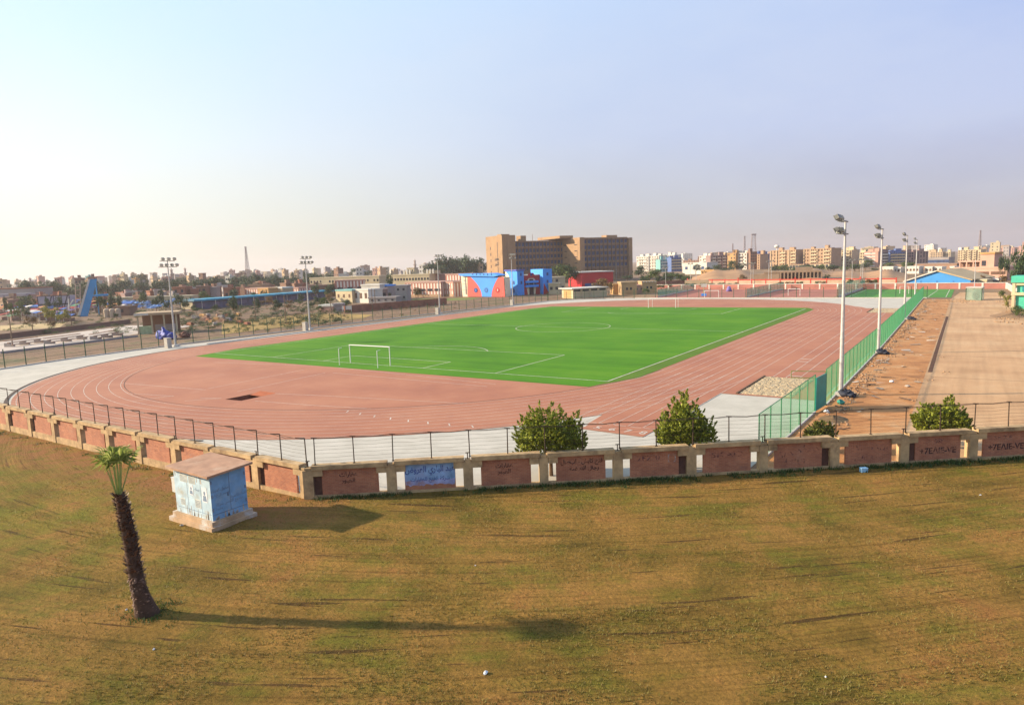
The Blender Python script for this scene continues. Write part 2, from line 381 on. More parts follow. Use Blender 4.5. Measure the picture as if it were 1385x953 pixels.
dl = [[(320.7, 529.5), (440, 504)], [(281, 525.5), (410.7, 500)], [(271, 538), (300, 538.4)], [(345, 542), (420, 547.7), (501, 552.4)], [(372, 532), (440, 535), (632, 545.7)], [(289, 490), (440, 495), (670.7, 519.4)],
      [(450, 504), (658.6, 522.5)], [(164, 518), (279, 527)], [(176, 532), (235, 535.6)], [(235, 535), (180, 542)], [(300, 538.4), (250, 542)]]
for L in dl: g.strip([G(*p)[:2] for p in L], .06, LZ)
for k in range(8):                                     # staggered relay marks across the bend
    a = radians(-58+2.1*k); r = R0+LW*(k+.2); g.strip([(r*cos(a), -YC+r*sin(a)), ((r+.7)*cos(a), -YC+(r+.7)*sin(a))], .10, LZ+.002)
struct(g.build('lane_markings', wp))
# painted lane numbers at the chute start
for k in range(2, 8):
    cu = bpy.data.curves.new('lane_number', 'FONT'); cu.body = str(k+1); cu.size = 1.15; cu.align_x = 'CENTER'; cu.extrude = 0; cu.materials.append(wp)
    o = font_mesh('lane_number', cu); o.location = (R0+LW*(k+.5), -70.75, .008); o.scale = (1, 1, 1); struct(o)
# sand pits
mt, nt, b = nmat('pit_sand'); v = coords(nt)
c = ramp(nt, noise(nt, v, 1.6, 6, .7), [(.3, (.38, .26, .14)), (.5, (.47, .35, .20)), (.72, (.55, .44, .28))]); nt.links.new(c, b.inputs[0]); b.inputs['Roughness'].default_value = 1
bump(nt, b, noise(nt, v, 2.6, 4, .6), 1, .4); SAND = mt
g = MB()
for x0, x1, y0, y1 in ((48.35, 53.0, -53.2, -43.2), (48.3, 53.4, 42.6, 53.8)):
    n = 40; o = len(g.v)
    for i in range(n+1):
        for j in range(n+1):
            e = 1 if 0 < i < n and 0 < j < n else 0
            g.v.append((x0+(x1-x0)*i/n, y0+(y1-y0)*j/n, .012+e*random.uniform(0, .10)))
    for i in range(n):
        for j in range(n): a = o+i*(n+1)+j; g.f.append([a, a+n+1, a+n+2, a+1]); g.m.append(0)
struct(g.build('sand', SAND, smooth=True))
g = MB(); g.bx(48.15, 48.32, -53.4, -43.1, .0, .13); g.bx(48.1, 48.27, 42.4, 54, 0, .13); struct(g.build('pit_kerb', M('pit_edge', (.16, .09, .05), .9)))
# water jump: a real pit with a ramp
g = MB(); q = PIT; zb = -.9
for i in range(4):
    a, c_ = q[i], q[(i+1) % 4]; g.add([(*a, .0), (*c_, .0), (*c_, zb), (*a, zb)], [(0, 1, 2, 3)])
g.ngon([(*p, zb) for p in q]); struct(g.build('water_jump_pit', M('pit_wall', (.26, .09, .05), .9, .3)))
g = MB(); g.poly([G(338, 534)[:2], G(352, 536)[:2], G(374, 531.5)[:2], G(352, 528.5)[:2]], .007, []); struct(g.build('rust_stain', M('rust_orange', (.46, .12, .04), .9)))

# artificial turf
mt, nt, b = nmat('green_turf'); v = coords(nt); sx = N(nt, 'ShaderNodeSeparateXYZ'); nt.links.new(v, sx.inputs[0])
ny_ = noise(nt, vec(nt, math_(nt, 'MULTIPLY', sx.outputs[0], .02), sx.outputs[1]), .45, 4, .6)
c = ramp(nt, math_(nt, 'ADD', math_(nt, 'MULTIPLY', noise(nt, v, .08, 5), .6), math_(nt, 'MULTIPLY', ny_, .4)), [(.38, (.046, .150, .003)), (.5, (.064, .190, .0035)), (.62, (.09, .22, .006))])
edge = math_(nt, 'MULTIPLY', ramp(nt, math_(nt, 'SUBTRACT', sx.outputs[0], 34.2), [(0, (0, 0, 0)), (.25, (1, 1, 1))]), .55)
c = mix(nt, edge, c, (.10, .125, .022))
c = mix(nt, ramp(nt, noise(nt, v, .16, 8, .75), [(.56, (0, 0, 0)), (.72, (.4, .4, .4))]), c, (.10, .17, .015))
c = mix(nt, .5, c, ramp(nt, noise(nt, v, 6, 5, .8), [(.3, (.75, .75, .75)), (.7, (1.25, 1.25, 1.25))]), 'MULTIPLY'); nt.links.new(c, b.inputs[0]); b.inputs['Roughness'].default_value = .9; b.inputs['Specular IOR Level'].default_value = .15
bump(nt, b, noise(nt, v, 40, 3), .4, .03); TURF = mt
g = MB(); g.poly([(-34.0, -55.6), (34.15, -55.5), (36.6, -48.5), (36.65, 50.4), (34.6, 55.0), (-34.4, 55.0), (-36.2, 48), (-36.2, -47)], .007)
struct(g.build('football_pitch', TURF))
# markings
g = MB(); L2, W2, mz, w = 51.86, 34.53, .012, .12
def seg(*p): g.strip(p, w, mz)
seg((-W2, -L2), (W2, -L2)); seg((-W2, L2), (W2, L2)); g.strip([(W2, -L2), (W2, L2)], .14, mz+.001); g.strip([(-W2, -L2), (-W2, L2)], w, mz+.001); seg((-W2, 0), (W2, 0))
g.strip(arc(9.15, 0, 2*pi, 72, 0), w, mz+.001)
for s in (-1, 1):
    e = s*L2
    for hw, dd in ((20.16, 16.5), (9.16, 5.5)):
        seg((-hw, e), (-hw, e-s*dd)); seg((hw, e), (hw, e-s*dd)); g.strip([(-hw, e-s*dd), (hw, e-s*dd)], w, mz+.001)
    a = math.acos(5.5/9.15); cy = e-s*11; mid = -s*pi/2
    g.strip([(9.15*cos(mid+t), cy+9.15*sin(mid+t)) for t in [-a+2*a*i/24 for i in range(25)]], w, mz+.002)
struct(g.build('pitch_markings', wp))

# right-hand strip: orange soil, dirt road, shallow trench
mt, nt, b = nmat('orange_soil'); v = coords(nt)
c = ramp(nt, noise(nt, v, .3, 7, .7), [(.3, (.30, .115, .03)), (.5, (.47, .20, .058)), (.7, (.52, .30, .135))])
br = N(nt, 'ShaderNodeTexBrick'); br.inputs['Scale'].default_value = .4; br.inputs['Mortar Size'].default_value = .01; nt.links.new(v, br.inputs['Vector'])
c = mix(nt, math_(nt, 'MULTIPLY', br.outputs['Fac'], .12), c, (.2, .09, .03)); nt.links.new(c, b.inputs[0]); b.inputs['Roughness'].default_value = .95; bump(nt, b, noise(nt, v, 3, 8, .75), .35, .08); OSOIL = mt
mt, nt, b = nmat('road_dirt'); v = coords(nt)
c = ramp(nt, noise(nt, v, .1, 7, .65), [(.3, (.34, .185, .082)), (.5, (.44, .255, .12)), (.7, (.50, .325, .17))])
sx = N(nt, 'ShaderNodeSeparateXYZ'); nt.links.new(v, sx.inputs[0])
c = mix(nt, .5, c, ramp(nt, noise(nt, vec(nt, math_(nt, 'MULTIPLY', sx.outputs[0], 1.2), math_(nt, 'MULTIPLY', sx.outputs[1], .05)), 1, 4), [(.35, (.8, .78, .75)), (.6, (1.1, 1.1, 1.1))]), 'MULTIPLY')
nt.links.new(c, b.inputs[0]); b.inputs['Roughness'].default_value = .95; bump(nt, b, noise(nt, v, 3, 6), .3, .08); ROAD = mt
g = MB(); g.poly([(55.5, ywall(55.5)+.3), (63, ywall(63)+.3), (62.4, 88), (55.9, 88)], -.012); struct(g.build('bare_soil', OSOIL))
g = MB(); g.poly([(62.3, ywall(62.3)+.3), (110, ywall(110)+.3), (110, 40), (77, 60), (73, 118), (63.5, 120), (61.9, 88)], -.006); struct(g.build('dirt_road', ROAD))
g = MB(); g.strip([(62.55, -34.5), (62.45, 0), (62.4, 35)], .38, .004); struct(g.build('trench', M('trench_earth', (.12, .055, .028), 1)))
g = MB()
for k in range(60):
    y = random.uniform(-60, 60); x = random.uniform(57, 62); l = random.uniform(.6, 2.2); a = random.gauss(0, .35); g.strip([(x, y), (x+l*cos(a), y+l*sin(a))], random.uniform(.04, .1), -.008)
for y in (-37.5, -21, -4, 24): g.strip([(62.8, y), (71+random.random()*8, y+random.uniform(-.6, .6))], .12, -.002)
struct(g.build('ruts', M('rut_earth', (.22, .10, .045), 1)))

# courts and ground beyond the far fence
redc = M('court_red', (.38, .14, .095), .9, .2, .1); grn = M('court_green', (.07, .24, .03), .9, .2, .1)
g = MB(); g.poly([(-22, 97.5), (33.5, 95.5), (34.5, 168), (-32, 168)], -.02); struct(g.build('red_court', redc))
g = MB(); g.poly([(36, 95.5), (61.8, 95.5), (61.8, 138), (36.5, 142)], -.02); struct(g.build('green_court', grn))
g = MB(); 
for L in ([(37.2, 97), (37.2, 140)], [(60.6, 97), (60.6, 136)], [(56.5, 97), (57.6, 136)], [(37, 118), (61, 117)]): g.strip(L, .15, -.012)
struct(g.build('court_markings', wp))
# darker waste ground, scrub and yards left of the pitch
mt, nt, b = nmat('waste_ground'); v = coords(nt)
c = ramp(nt, noise(nt, v, .09, 8, .75), [(.3, (.07, .06, .018)), (.42, (.13, .07, .035)), (.52, (.19, .105, .05)), (.6, (.085, .08, .02)), (.72, (.22, .12, .07))]); nt.links.new(c, b.inputs[0]); b.inputs['Roughness'].default_value = .95; bump(nt, b, noise(nt, v, 1.2, 6, .7), .8, .3)
g = MB(); g.poly([(-55.5, -90), (-55.5, 78), (-47, 92), (-40, 130), (-60, 330), (-700, 700), (-900, 100), (-260, -110)], -.045); struct(g.build('waste_ground', mt))
# left-hand fields and paths
dryg = M('dry_field', (.34, .22, .06), .95, .35, .06, .3, 4, dirt=(.2, .13, .04)); pathm = M('pale_path', (.52, .44, .37), .9, .18, .12)
g = MB(); g.poly([(-76, -66), (-88, -37), (-96, -16), (-118, -22), (-104, -56), (-98, -72)], -.03); struct(g.build('path', pathm))
g = MB(); g.poly([G(300, 452)[:2], G(300, 436)[:2], G(420, 424)[:2], G(505, 425)[:2], G(490, 431)[:2], G(400, 440)[:2]], -.02); struct(g.build('dry_field', dryg))
g = MB(); g.poly([G(530, 410)[:2], G(640, 405)[:2], G(650, 402)[:2], G(560, 404)[:2]], -.02); struct(g.build('green_verge', M('verge', (.17, .19, .04), .95, .35, .1)))
g = MB(); g.poly([G(0, 447)[:2], G(80, 443)[:2], G(90, 436)[:2], G(0, 440)[:2]], -.02); struct(g.build('sandy_yard', M('yard_sand', (.5, .36, .17), .95, .2, .1)))
def crumple(g, a, f):
    rr_ = random.Random(len(g.v)); g.v = [(x+a*sin(y*f*7+z_*9)+rr_.uniform(-a, a)*.6, y+a*sin(x*f*6+z_*5)+rr_.uniform(-a, a)*.6, max(-.03, z_*(1+.35*sin(x*f*5+1)*cos(y*f*6))+rr_.uniform(-a, a)*.6)) for x, y, z_ in g.v]
# ---------------------------------------------------------------- perimeter wall and its wire fence
mt, nt, b = nmat('wall_brick'); tc = N(nt, 'ShaderNodeTexCoord').outputs['Object']
s_ = N(nt, 'ShaderNodeSeparateXYZ'); nt.links.new(tc, s_.inputs[0])
br = N(nt, 'ShaderNodeTexBrick'); nt.links.new(vec(nt, s_.outputs[0], s_.outputs[2]), br.inputs['Vector'])
br.inputs['Scale'].default_value = 1; br.inputs['Brick Width'].default_value = .24; br.inputs['Row Height'].default_value = .08; br.inputs['Mortar Size'].default_value = .008
br.inputs['Color1'].default_value = (.42, .15, .075, 1); br.inputs['Color2'].default_value = (.32, .105, .055, 1); br.inputs['Mortar'].default_value = (.36, .21, .13, 1)
wv = coords(nt); c = mix(nt, 1, br.outputs['Color'], ramp(nt, noise(nt, wv, .9, 6, .7), [(.3, (.75, .7, .7)), (.6, (1.1, 1.1, 1.05))]), 'MULTIPLY')
c = mix(nt, ramp(nt, noise(nt, wv, .7, 7, .7), [(.56, (0, 0, 0)), (.75, (.5, .5, .5))]), c, (.30, .20, .14))
c = mix(nt, ramp(nt, noise(nt, wv, 1.3, 8, .8), [(.5, (0, 0, 0)), (.7, (.5, .5, .5))]), c, (.19, .07, .05))
nt.links.new(c, b.inputs[0]); b.inputs['Roughness'].default_value = .9; bump(nt, b, br.outputs['Fac'], -.4, .01); BRICK = mt
PLAS = M('wall_plaster', (.50, .335, .17), .9, .32, 1.6, .35, 12, dirt=(.27, .17, .09))
RUST = M('rusty_steel', (.075, .045, .028), .8, .4, 3)
DARKB = M('blocked_opening', (.11, .05, .035), .95, .3, 3)
def inkmat(name, col, lo, hi):                          # spray paint worn away in patches, the brick shows through
    mt, nt, b = nmat(name); b.inputs[0].default_value = (*col, 1); b.inputs['Roughness'].default_value = .9
    t = N(nt, 'ShaderNodeBsdfTransparent'); mx = N(nt, 'ShaderNodeMixShader'); v = coords(nt); f = ramp(nt, noise(nt, v, 4.5, 6, .75), [(lo, (0, 0, 0)), (hi, (1, 1, 1))])
    nt.links.new(f, mx.inputs[0]); nt.links.new(t.outputs[0], mx.inputs[1]); nt.links.new(b.outputs[0], mx.inputs[2]); nt.links.new(mx.outputs[0], nt.nodes['Material Output'].inputs[0]); return mt
inkd = inkmat('spray_black', (.035, .016, .018), .36, .58); inkb = inkmat('spray_blue', (.06, .10, .30), .34, .55); inkv = inkmat('spray_violet', (.075, .035, .06), .44, .68)
blueP = M('blue_paint_patch', (.27, .44, .68), .9, .4, 1.5, dirt=(.32, .40, .62)); palev = M('faded_blue_paint', (.34, .36, .58), .9, .3, 2, dirt=(.4, .2, .16)); whiteP = inkmat('white_chalk', (.5, .42, .38), .42, .66)

_ar = {'ا': (0xFE8D, 2), 'ب': (0xFE8F, 4), 'ت': (0xFE95, 4), 'ح': (0xFEA1, 4), 'د': (0xFEA9, 2), 'ر': (0xFEAD, 2), 'س': (0xFEB1, 4), 'ع': (0xFEC9, 4), 'ف': (0xFED1, 4), 'ق': (0xFED5, 4),
       'ل': (0xFEDD, 4), 'م': (0xFEE1, 4), 'ن': (0xFEE5, 4), 'و': (0xFEED, 2), 'ي': (0xFEF1, 4), 'ة': (0xFE93, 2), 'ه': (0xFEE9, 4), 'ش': (0xFEB5, 4), 'ج': (0xFE9D, 4), 'ك': (0xFED9, 4), 'ض': (0xFEBD, 4)}
def arab(t):                                            # joined letter forms, set in visual order
    out = []
    for i, ch in enumerate(t):
        if ch not in _ar: out.append(ch); continue
        pj = i > 0 and t[i-1] in _ar and _ar[t[i-1]][1] == 4; nj = i < len(t)-1 and t[i+1] in _ar and _ar[ch][1] == 4
        out.append(chr(_ar[ch][0]+(3 if pj and nj else 1 if pj else 2 if nj else 0)))
    return ''.join(reversed(out))
def text(body, size, parent, loc, mt, name='graffiti', rx=pi/2, rz=0, bold=.0, sx=1, align='CENTER'):
    cu = bpy.data.curves.new(name, 'FONT'); cu.body = body; cu.size = size; cu.align_x = align; cu.offset = bold; cu.materials.append(mt); cu.resolution_u = 3
    o = font_mesh(name, cu); o.parent = parent; o.location = loc; o.rotation_euler = (rx, 0, rz); o.scale = (sx, 1, 1); return o
def scrib(parent, x0, x1, z0, z1, mt, seed, n=14, w=.03, y=-.068):   # sprayed scrawl, a run of short hooked strokes
    r = random.Random(seed); g = MB(); x = x0
    while x < x1:
        L = r.uniform(.08, .22); zc = z0+(z1-z0)*r.uniform(.2, .7); pts = [(x, zc)]
        for k in range(r.randint(2, 5)): pts.append((pts[-1][0]+r.uniform(-.04, L*.6), min(z1, max(z0, pts[-1][1]+r.uniform(-.16, .16)))))
        P = [Vector(p) for p in pts]
        for a, c_ in zip(P[:-1], P[1:]):
            d = (c_-a); 
            if d.length < .01: continue
            d.normalize(); nn = Vector((-d.y, d.x))*w/2; a2 = a-d*w*.3; c2 = c_+d*w*.3
            yy = y-r.random()*.002
            g.add([(a2.x-nn.x, yy, a2.y-nn.y), (c2.x-nn.x, yy, c2.y-nn.y), (c2.x+nn.x, yy, c2.y+nn.y), (a2.x+nn.x, yy, a2.y+nn.y)], [(0, 1, 2, 3)])
        x += r.uniform(.1, .24)
    return g.build('graffiti', mt, parent)

def wall(label, origin, rz, xs, zb, group, deco):
    t = thing('brick_wall', label, 'wall', (origin[0], origin[1], 0), rz)
    rnd = random.Random(len(xs)*7+int(rz*10))
    g = MB(); g.bx(xs[0]-.3, xs[-1]+.3, -.16, .16, zb, .12); g.build('plinth', PLAS, t)
    for i, x in enumerate(xs):
        g = MB(); w = .27+rnd.uniform(-.02, .02); g.bx(x-w, x+w, -.21, .21, zb+.02, 1.60+rnd.uniform(-.03, .03)); g.bx(x-.17, x+.17, -.2, .2, 1.60, 1.72); g.build('pillar', PLAS, t)
        if i % 2 == 0:
            g = MB(); g.tube((x, 0, 1.6), (x, 0, 2.05), .03); g.tube((x-.11, 0, 2.07), (x+.11, 0, 2.07), .03); g.build('stub_post', RUST, t)
        if i == len(xs)-1: break
        xb = xs[i+1]; zo = rnd.uniform(-.025, .025)
        g = MB(); g.bx(x+.2, xb-.2, -.26, .26, 1.62+zo, 1.86+zo)
        g.bx(x+.275, x+.80, -.205, .205, 1.24, 1.63+zo); g.bx(xb-.80, xb-.275, -.205, .205, 1.24, 1.63+zo); g.build('coping', PLAS, t)
        g = MB(); g.bx(x+.72, xb-.72, -.06, .06, .1, 1.7); p = g.build('brick_panel', BRICK, t)
        for s, xa in ((0, x+.27), (1, xb-.72)):
            if rnd.random() < .42: g = MB(); g.bx(xa, xa+.45, .0, .06, .1, 1.5); g.build('blocked_opening', DARKB, t)
        if deco and i in deco: deco[i](p, x+.72, xb-.72)
    return t
def D_est(p, a, b): text(arab('عقارات'), .34, p, ((a+b)/2-.1, -.066, 1.12), inkd, bold=.008); text(arab('العبور'), .34, p, ((a+b)/2-.1, -.066, .78), inkd, bold=.008)
def D_blue(p, a, b):
    r = random.Random(4); n = 22
    up = [(a+.02+(b-a-.04)*k/n, .66+r.uniform(-.05, .05)) for k in range(n+1)]; lo = [(a+.05+(b-a-.1)*k/n, .36+r.uniform(-.07, .07)) for k in range(n+1)]
    g = MB(); top = [(b-.02, 1.6), (a+.02, 1.58)]; pts = up+top; g.prismy(pts, -.066, -.058); g.build('painted_patch', blueP, p)
    g = MB(); pts = lo+[(x, z) for x, z in reversed(up)]; g.prismy(pts, -.0655, -.058); g.build('painted_patch', palev, p)
    text(arab('عبد الباري العروض'), .46, p, ((a+b)/2, -.069, 1.12), inkb, bold=.014, sx=.82); text(arab('شركة الفتح للعقارات'), .30, p, ((a+b)/2, -.069, .62), inkb, bold=.006, sx=.9)
def D_num(p, a, b): text('+7EΛIE-VE', .50, p, ((a+b)/2, -.066, .50), inkd, bold=.014, sx=1.02); text('SF 0SF', .36, p, ((a+b)/2-.2, -.066, 1.12), inkv, bold=.006, sx=1.2)
def D_arab(p, a, b): text(arab('فتح كابش - ابطال'), .36, p, ((a+b)/2+.05, -.066, 1.12), inkd, bold=.008, sx=.86); text(arab('رجال النهضة'), .34, p, ((a+b)/2+.2, -.066, .72), inkd, bold=.01)
def D_zfz(p, a, b): text('2FZ 0', .42, p, ((a+b)/2-.35, -.066, 1.05), inkv, bold=.004, sx=1.35); text('[ ]', .5, p, (b-.40, -.067, 1.0), whiteP, sx=1.2)
def D_scr(seed, mt):
    def f(p, a, b): scrib(p, a+.3, b-.3, .75, 1.45, mt, seed); scrib(p, a+.6, b-.8, .3, .7, mt, seed+9)
    return f
def D_okm(p, a, b): text('SKAO', .44, p, ((a+b)/2, -.066, 1.0), inkv, bold=.004, sx=1.7)
xr = [0.02]+[4.56+4.27*k for k in range(0, 15)]
wr = wall('shaded red brick wall with concrete pillars and graffiti panels', (35.5, -91.75), .6628, xr, -.5, None,
     {0: lambda p, a, b: (D_est(p, a, b), scrib(p, b-.7, b-.05, .3, 1.0, inkv, 3, w=.02)), 1: D_blue, 2: D_est, 3: D_arab, 4: D_zfz, 5: D_okm, 6: D_scr(21, inkv), 7: D_scr(33, inkv), 8: D_num, 9: D_num, 10: D_scr(5, inkd)})
xl = [35.28-4.28*k for k in range(12)][::-1]
def D_small(p, a, b): text(arab('شركة'), .30, p, ((a+b)/2-.2, -.066, 1.05), inkv, bold=.004); text(arab('النور'), .26, p, ((a+b)/2-.2, -.066, .75), inkv, bold=.003)
wl = wall('sunlit orange brick wall with protruding plaster pillars', (0, -91.75), 0, xl, -.8, None,
     {len(xl)-5: D_small, len(xl)-4: lambda p, a, b: text(arab('عقارات'), .3, p, ((a+b)/2, -.066, .95), whiteP), len(xl)-8: lambda p, a, b: scrib(p, a+.5, b-.4, .9, 1.35, inkv, 8, w=.02), len(xl)-3: lambda p, a, b: scrib(p, a+.9, b-.9, .9, 1.3, inkv, 12, w=.015)})
# small concrete steps/blocks lying at the wall foot belong to the plinth of each wall

def wire_fence(label, origin, rz, xs, arm):
    t = thing('wire_fence', label, 'fence', (origin[0], origin[1], 0), rz)
    for x in xs:
        g = MB(); j = random.uniform(-.03, .03); g.tube((x, 0, 1.8), (x+j, 0, 3.36), .034, .03, 6); g.bx(x-.06, x+.06, -.06, .06, 1.84, 1.87)
        if arm: g.tube((x+j, 0, 3.36), (x+j, -.62, 3.52), .03, .026, 6)
        else: g.tube((x+j-.16, 0, 3.37), (x+j+.16, 0, 3.35), .032, .03, 6)
        g.build('post', RUST, t)
    for k in range(7):
        z = 2.05+.21*k; g = MB(); pts = []
        for a, b_ in zip(xs[:-1], xs[1:]): pts += [(a, 0, z+random.uniform(-.02, .02)), ((a+b_)/2, random.uniform(-.02, .02), z-random.uniform(.01, .045))]
        pts.append((xs[-1], 0, z)); g.path(pts, .006 if k < 6 else .012, 4); g.build('wire', RUST, t)
    g = MB(); pts = []
    for a, b_ in zip(xs[:-1], xs[1:]): pts += [(a, -.62 if arm else 0, 3.52 if arm else 3.37), ((a+b_)/2, -.5 if arm else .0, (3.42 if arm else 3.34)-random.uniform(0, .05))]
    pts.append((xs[-1], -.62 if arm else 0, 3.52 if arm else 3.37)); g.path(pts, .017, 5); g.build('top_wire', RUST, t)
    return t
wire_fence('rusty post and wire fence with bent arms on the sunlit wall', (0, -91.75), 0, [35.45-2.14*k for k in range(23)][::-1], True)
wire_fence('rusty post and wire fence on top of the shaded graffiti wall', (35.5, -91.75), .6628, [.42+2.135*k for k in range(29)], False)

# ---------------------------------------------------------------- green net fence along the straight
GP = M('green_post', (.04, .24, .095), .6, .2, 2); GN = M('green_wire', (.06, .31, .13), .6, .15, .5); WIRED = [GN]; TEAL = M('teal_sheet', (.01, .30, .24), .5, .2, 1)
GP2 = M('green_post_dark', (.03, .085, .04), .7, .3, 2)
def chain_link(g, x0, y0, x1, y1, z0, z1, sp, r):        # crossing diagonal wires, three-sided
    L = hypot(x1-x0, y1-y0); ux, uy = (x1-x0)/L, (y1-y0)/L; H = z1-z0; n = int((L+H)/sp)
    for k in range(n+1):
        for sgn in (1, -1):
            s0 = k*sp-H; a0, a1 = max(0, s0), min(L, s0+H)
            if a1-a0 < .02: continue
            za, zb = z0+(a0-s0), z0+(a1-s0)
            if sgn < 0: a0, a1 = L-a0, L-a1
            g.tube((x0+ux*a0, y0+uy*a0, za), (x0+ux*a1, y0+uy*a1, zb), r, r, 3, False)
def net_fence(name, label, pts, h, step, postm, netm, rail=True, group=None, gap=None, base=None, rails=(), pr=.04):
    o0 = pts[0]; t = thing(name, label, 'fence', (o0[0], o0[1], 0), 0, group); npost = 0
    g = MB(); gr = MB(); gb = MB(); carry = 0
    for (ax, ay), (bx_, by) in zip(pts[:-1], pts[1:]):
        L = hypot(bx_-ax, by-ay); n = max(1, round(L/step)); ux, uy = (bx_-ax)/L, (by-ay)/L
        for i in range(n):
            x0, y0 = ax+ux*L*i/n-o0[0], ay+uy*L*i/n-o0[1]; x1, y1 = ax+ux*L*(i+1)/n-o0[0], ay+uy*L*(i+1)/n-o0[1]
            p = MB(); p.tube((x0, y0, -.05), (x0, y0, h), pr, pr, 6); npost += 1
            p.build('post', postm, t)
            if gap and gap(x0+o0[0], y0+o0[1]):
                if g.v: g.build('net', netm, t); g = MB()
                if gr.v: gr.build('rail', postm, t); gr = MB()
                if gb.v: gb.build('kerb_base', kerbm, t); gb = MB()
                continue
            if netm and netm in WIRED: chain_link(g, x0, y0, x1, y1, .08, h-.03, .19, .0066)
            elif netm: g.add([(x0, y0, .08), (x1, y1, .08), (x1, y1, h-.03), (x0, y0, h-.03)], [(0, 1, 2, 3)])
            if rail: gr.tube((x0, y0, h-.02), (x1, y1, h-.02), .028, .028, 5)
            for zz in rails: gr.tube((x0, y0, zz), (x1, y1, zz), .022, .022, 5)
            if base: gb.add([(x0-uy*.1, y0+ux*.1, -.05), (x1-uy*.1, y1+ux*.1, -.05), (x1-uy*.1, y1+ux*.1, base), (x0-uy*.1, y0+ux*.1, base), (x0+uy*.1, y0-ux*.1, -.05), (x1+uy*.1, y1-ux*.1, -.05), (x1+uy*.1, y1-ux*.1, base), (x0+uy*.1, y0-ux*.1, base)], [(0, 1, 2, 3), (5, 4, 7, 6), (3, 2, 6, 7)])
    p = MB(); p.tube((pts[-1][0]-o0[0], pts[-1][1]-o0[1], -.05), (pts[-1][0]-o0[0], pts[-1][1]-o0[1], h), pr, pr, 6); p.build('post', postm, t)
    if g.v: g.build('net', netm, t)
    if gr.v: gr.build('rail', postm, t)
    if base: gb.build('kerb_base', kerbm, t)
    return t
fr = net_fence('net_fence', 'tall green net fence beside the running lanes and bare orange soil', [(55.35, -74.3), (55.75, -58.6), (56.05, -55.4), (56.25, -20), (56.1, 20), (55.7, 92.6)], 3.05, 2.6, GP, GN, base=.12,
               gap=lambda x, y: -58.9 < y < -55.8)
gt = MB(); gt.bx(-.03, .03, 0, 2.75, .1, 2.75); gt.build('gate_leaf', TEAL, (lambda t: t)(thing('gate', 'teal sheet gate leaf in the green net fence', 'gate', (55.80, -58.5, 0), radians(-6))))
gt2 = thing('gate', 'swung open green gate frame leaning over the lanes', 'gate', (56.0, -55.6, 0), radians(196))
g = MB(); g.path([(0, 0, .25), (0, 0, 2.85), (2.6, 0, 2.85), (2.6, 0, 2.3), (0, 0, 2.3)], .03, 6); g.build('gate_frame', M('gate_yellow_green', (.18, .22, .05), .6), gt2)

# green post fence round the left and far sides
net_fence('post_fence', 'dark green post and rail fence round the left side of the track', [(-46, -90.5), (-49.5, -78), (-52.6, -66), (-54.2, -50), (-54.8, -30), (-54.6, 0), (-54.0, 40), (-51.5, 66), (-49.6, 78)], 2.85, 3.3, GP2, None, rail=False, base=.15, rails=(.9, 1.9), pr=.075)
net_fence('post_fence', 'dark green fence round the far left bend before the climbing building', [(-49.4, 78.2), (-44, 87), (-36, 91.6), (-26, 93.8)], 2.85, 3.2, GP2, None, rail=False, base=.15, rails=(.9, 1.9), pr=.075)
net_fence('post_fence', 'dark green fence across the far end of the track before the red courts', [(-25.7, 93.9), (56.5, 93.2)], 3.1, 3.5, GP2, None, rail=True, base=.18, rails=(1.5,), pr=.085)
TN = netmat('teal_net', (.03, .40, .24), .6)
net_fence('court_fence', 'teal net fence slanting between the first red courts', [(-19.7, 99), (-25, 150)], 2.6, 5, GP2, TN, rails=(1.3,), group='slanting nets between the courts', base=.3)
net_fence('court_fence', 'teal net fence slanting across the middle of the red courts', [(9.3, 97.7), (9.2, 148)], 2.6, 5, GP2, TN, rails=(1.3,), group='slanting nets between the courts', base=.3)
net_fence('court_fence', 'tall teal net fence between red court and small green pitch', [(35, 95.5), (35.5, 150)], 3.6, 5, GP2, netmat('court_teal', (.06, .5, .30), .6), rails=(1.3,), group='slanting nets between the courts', base=.5)

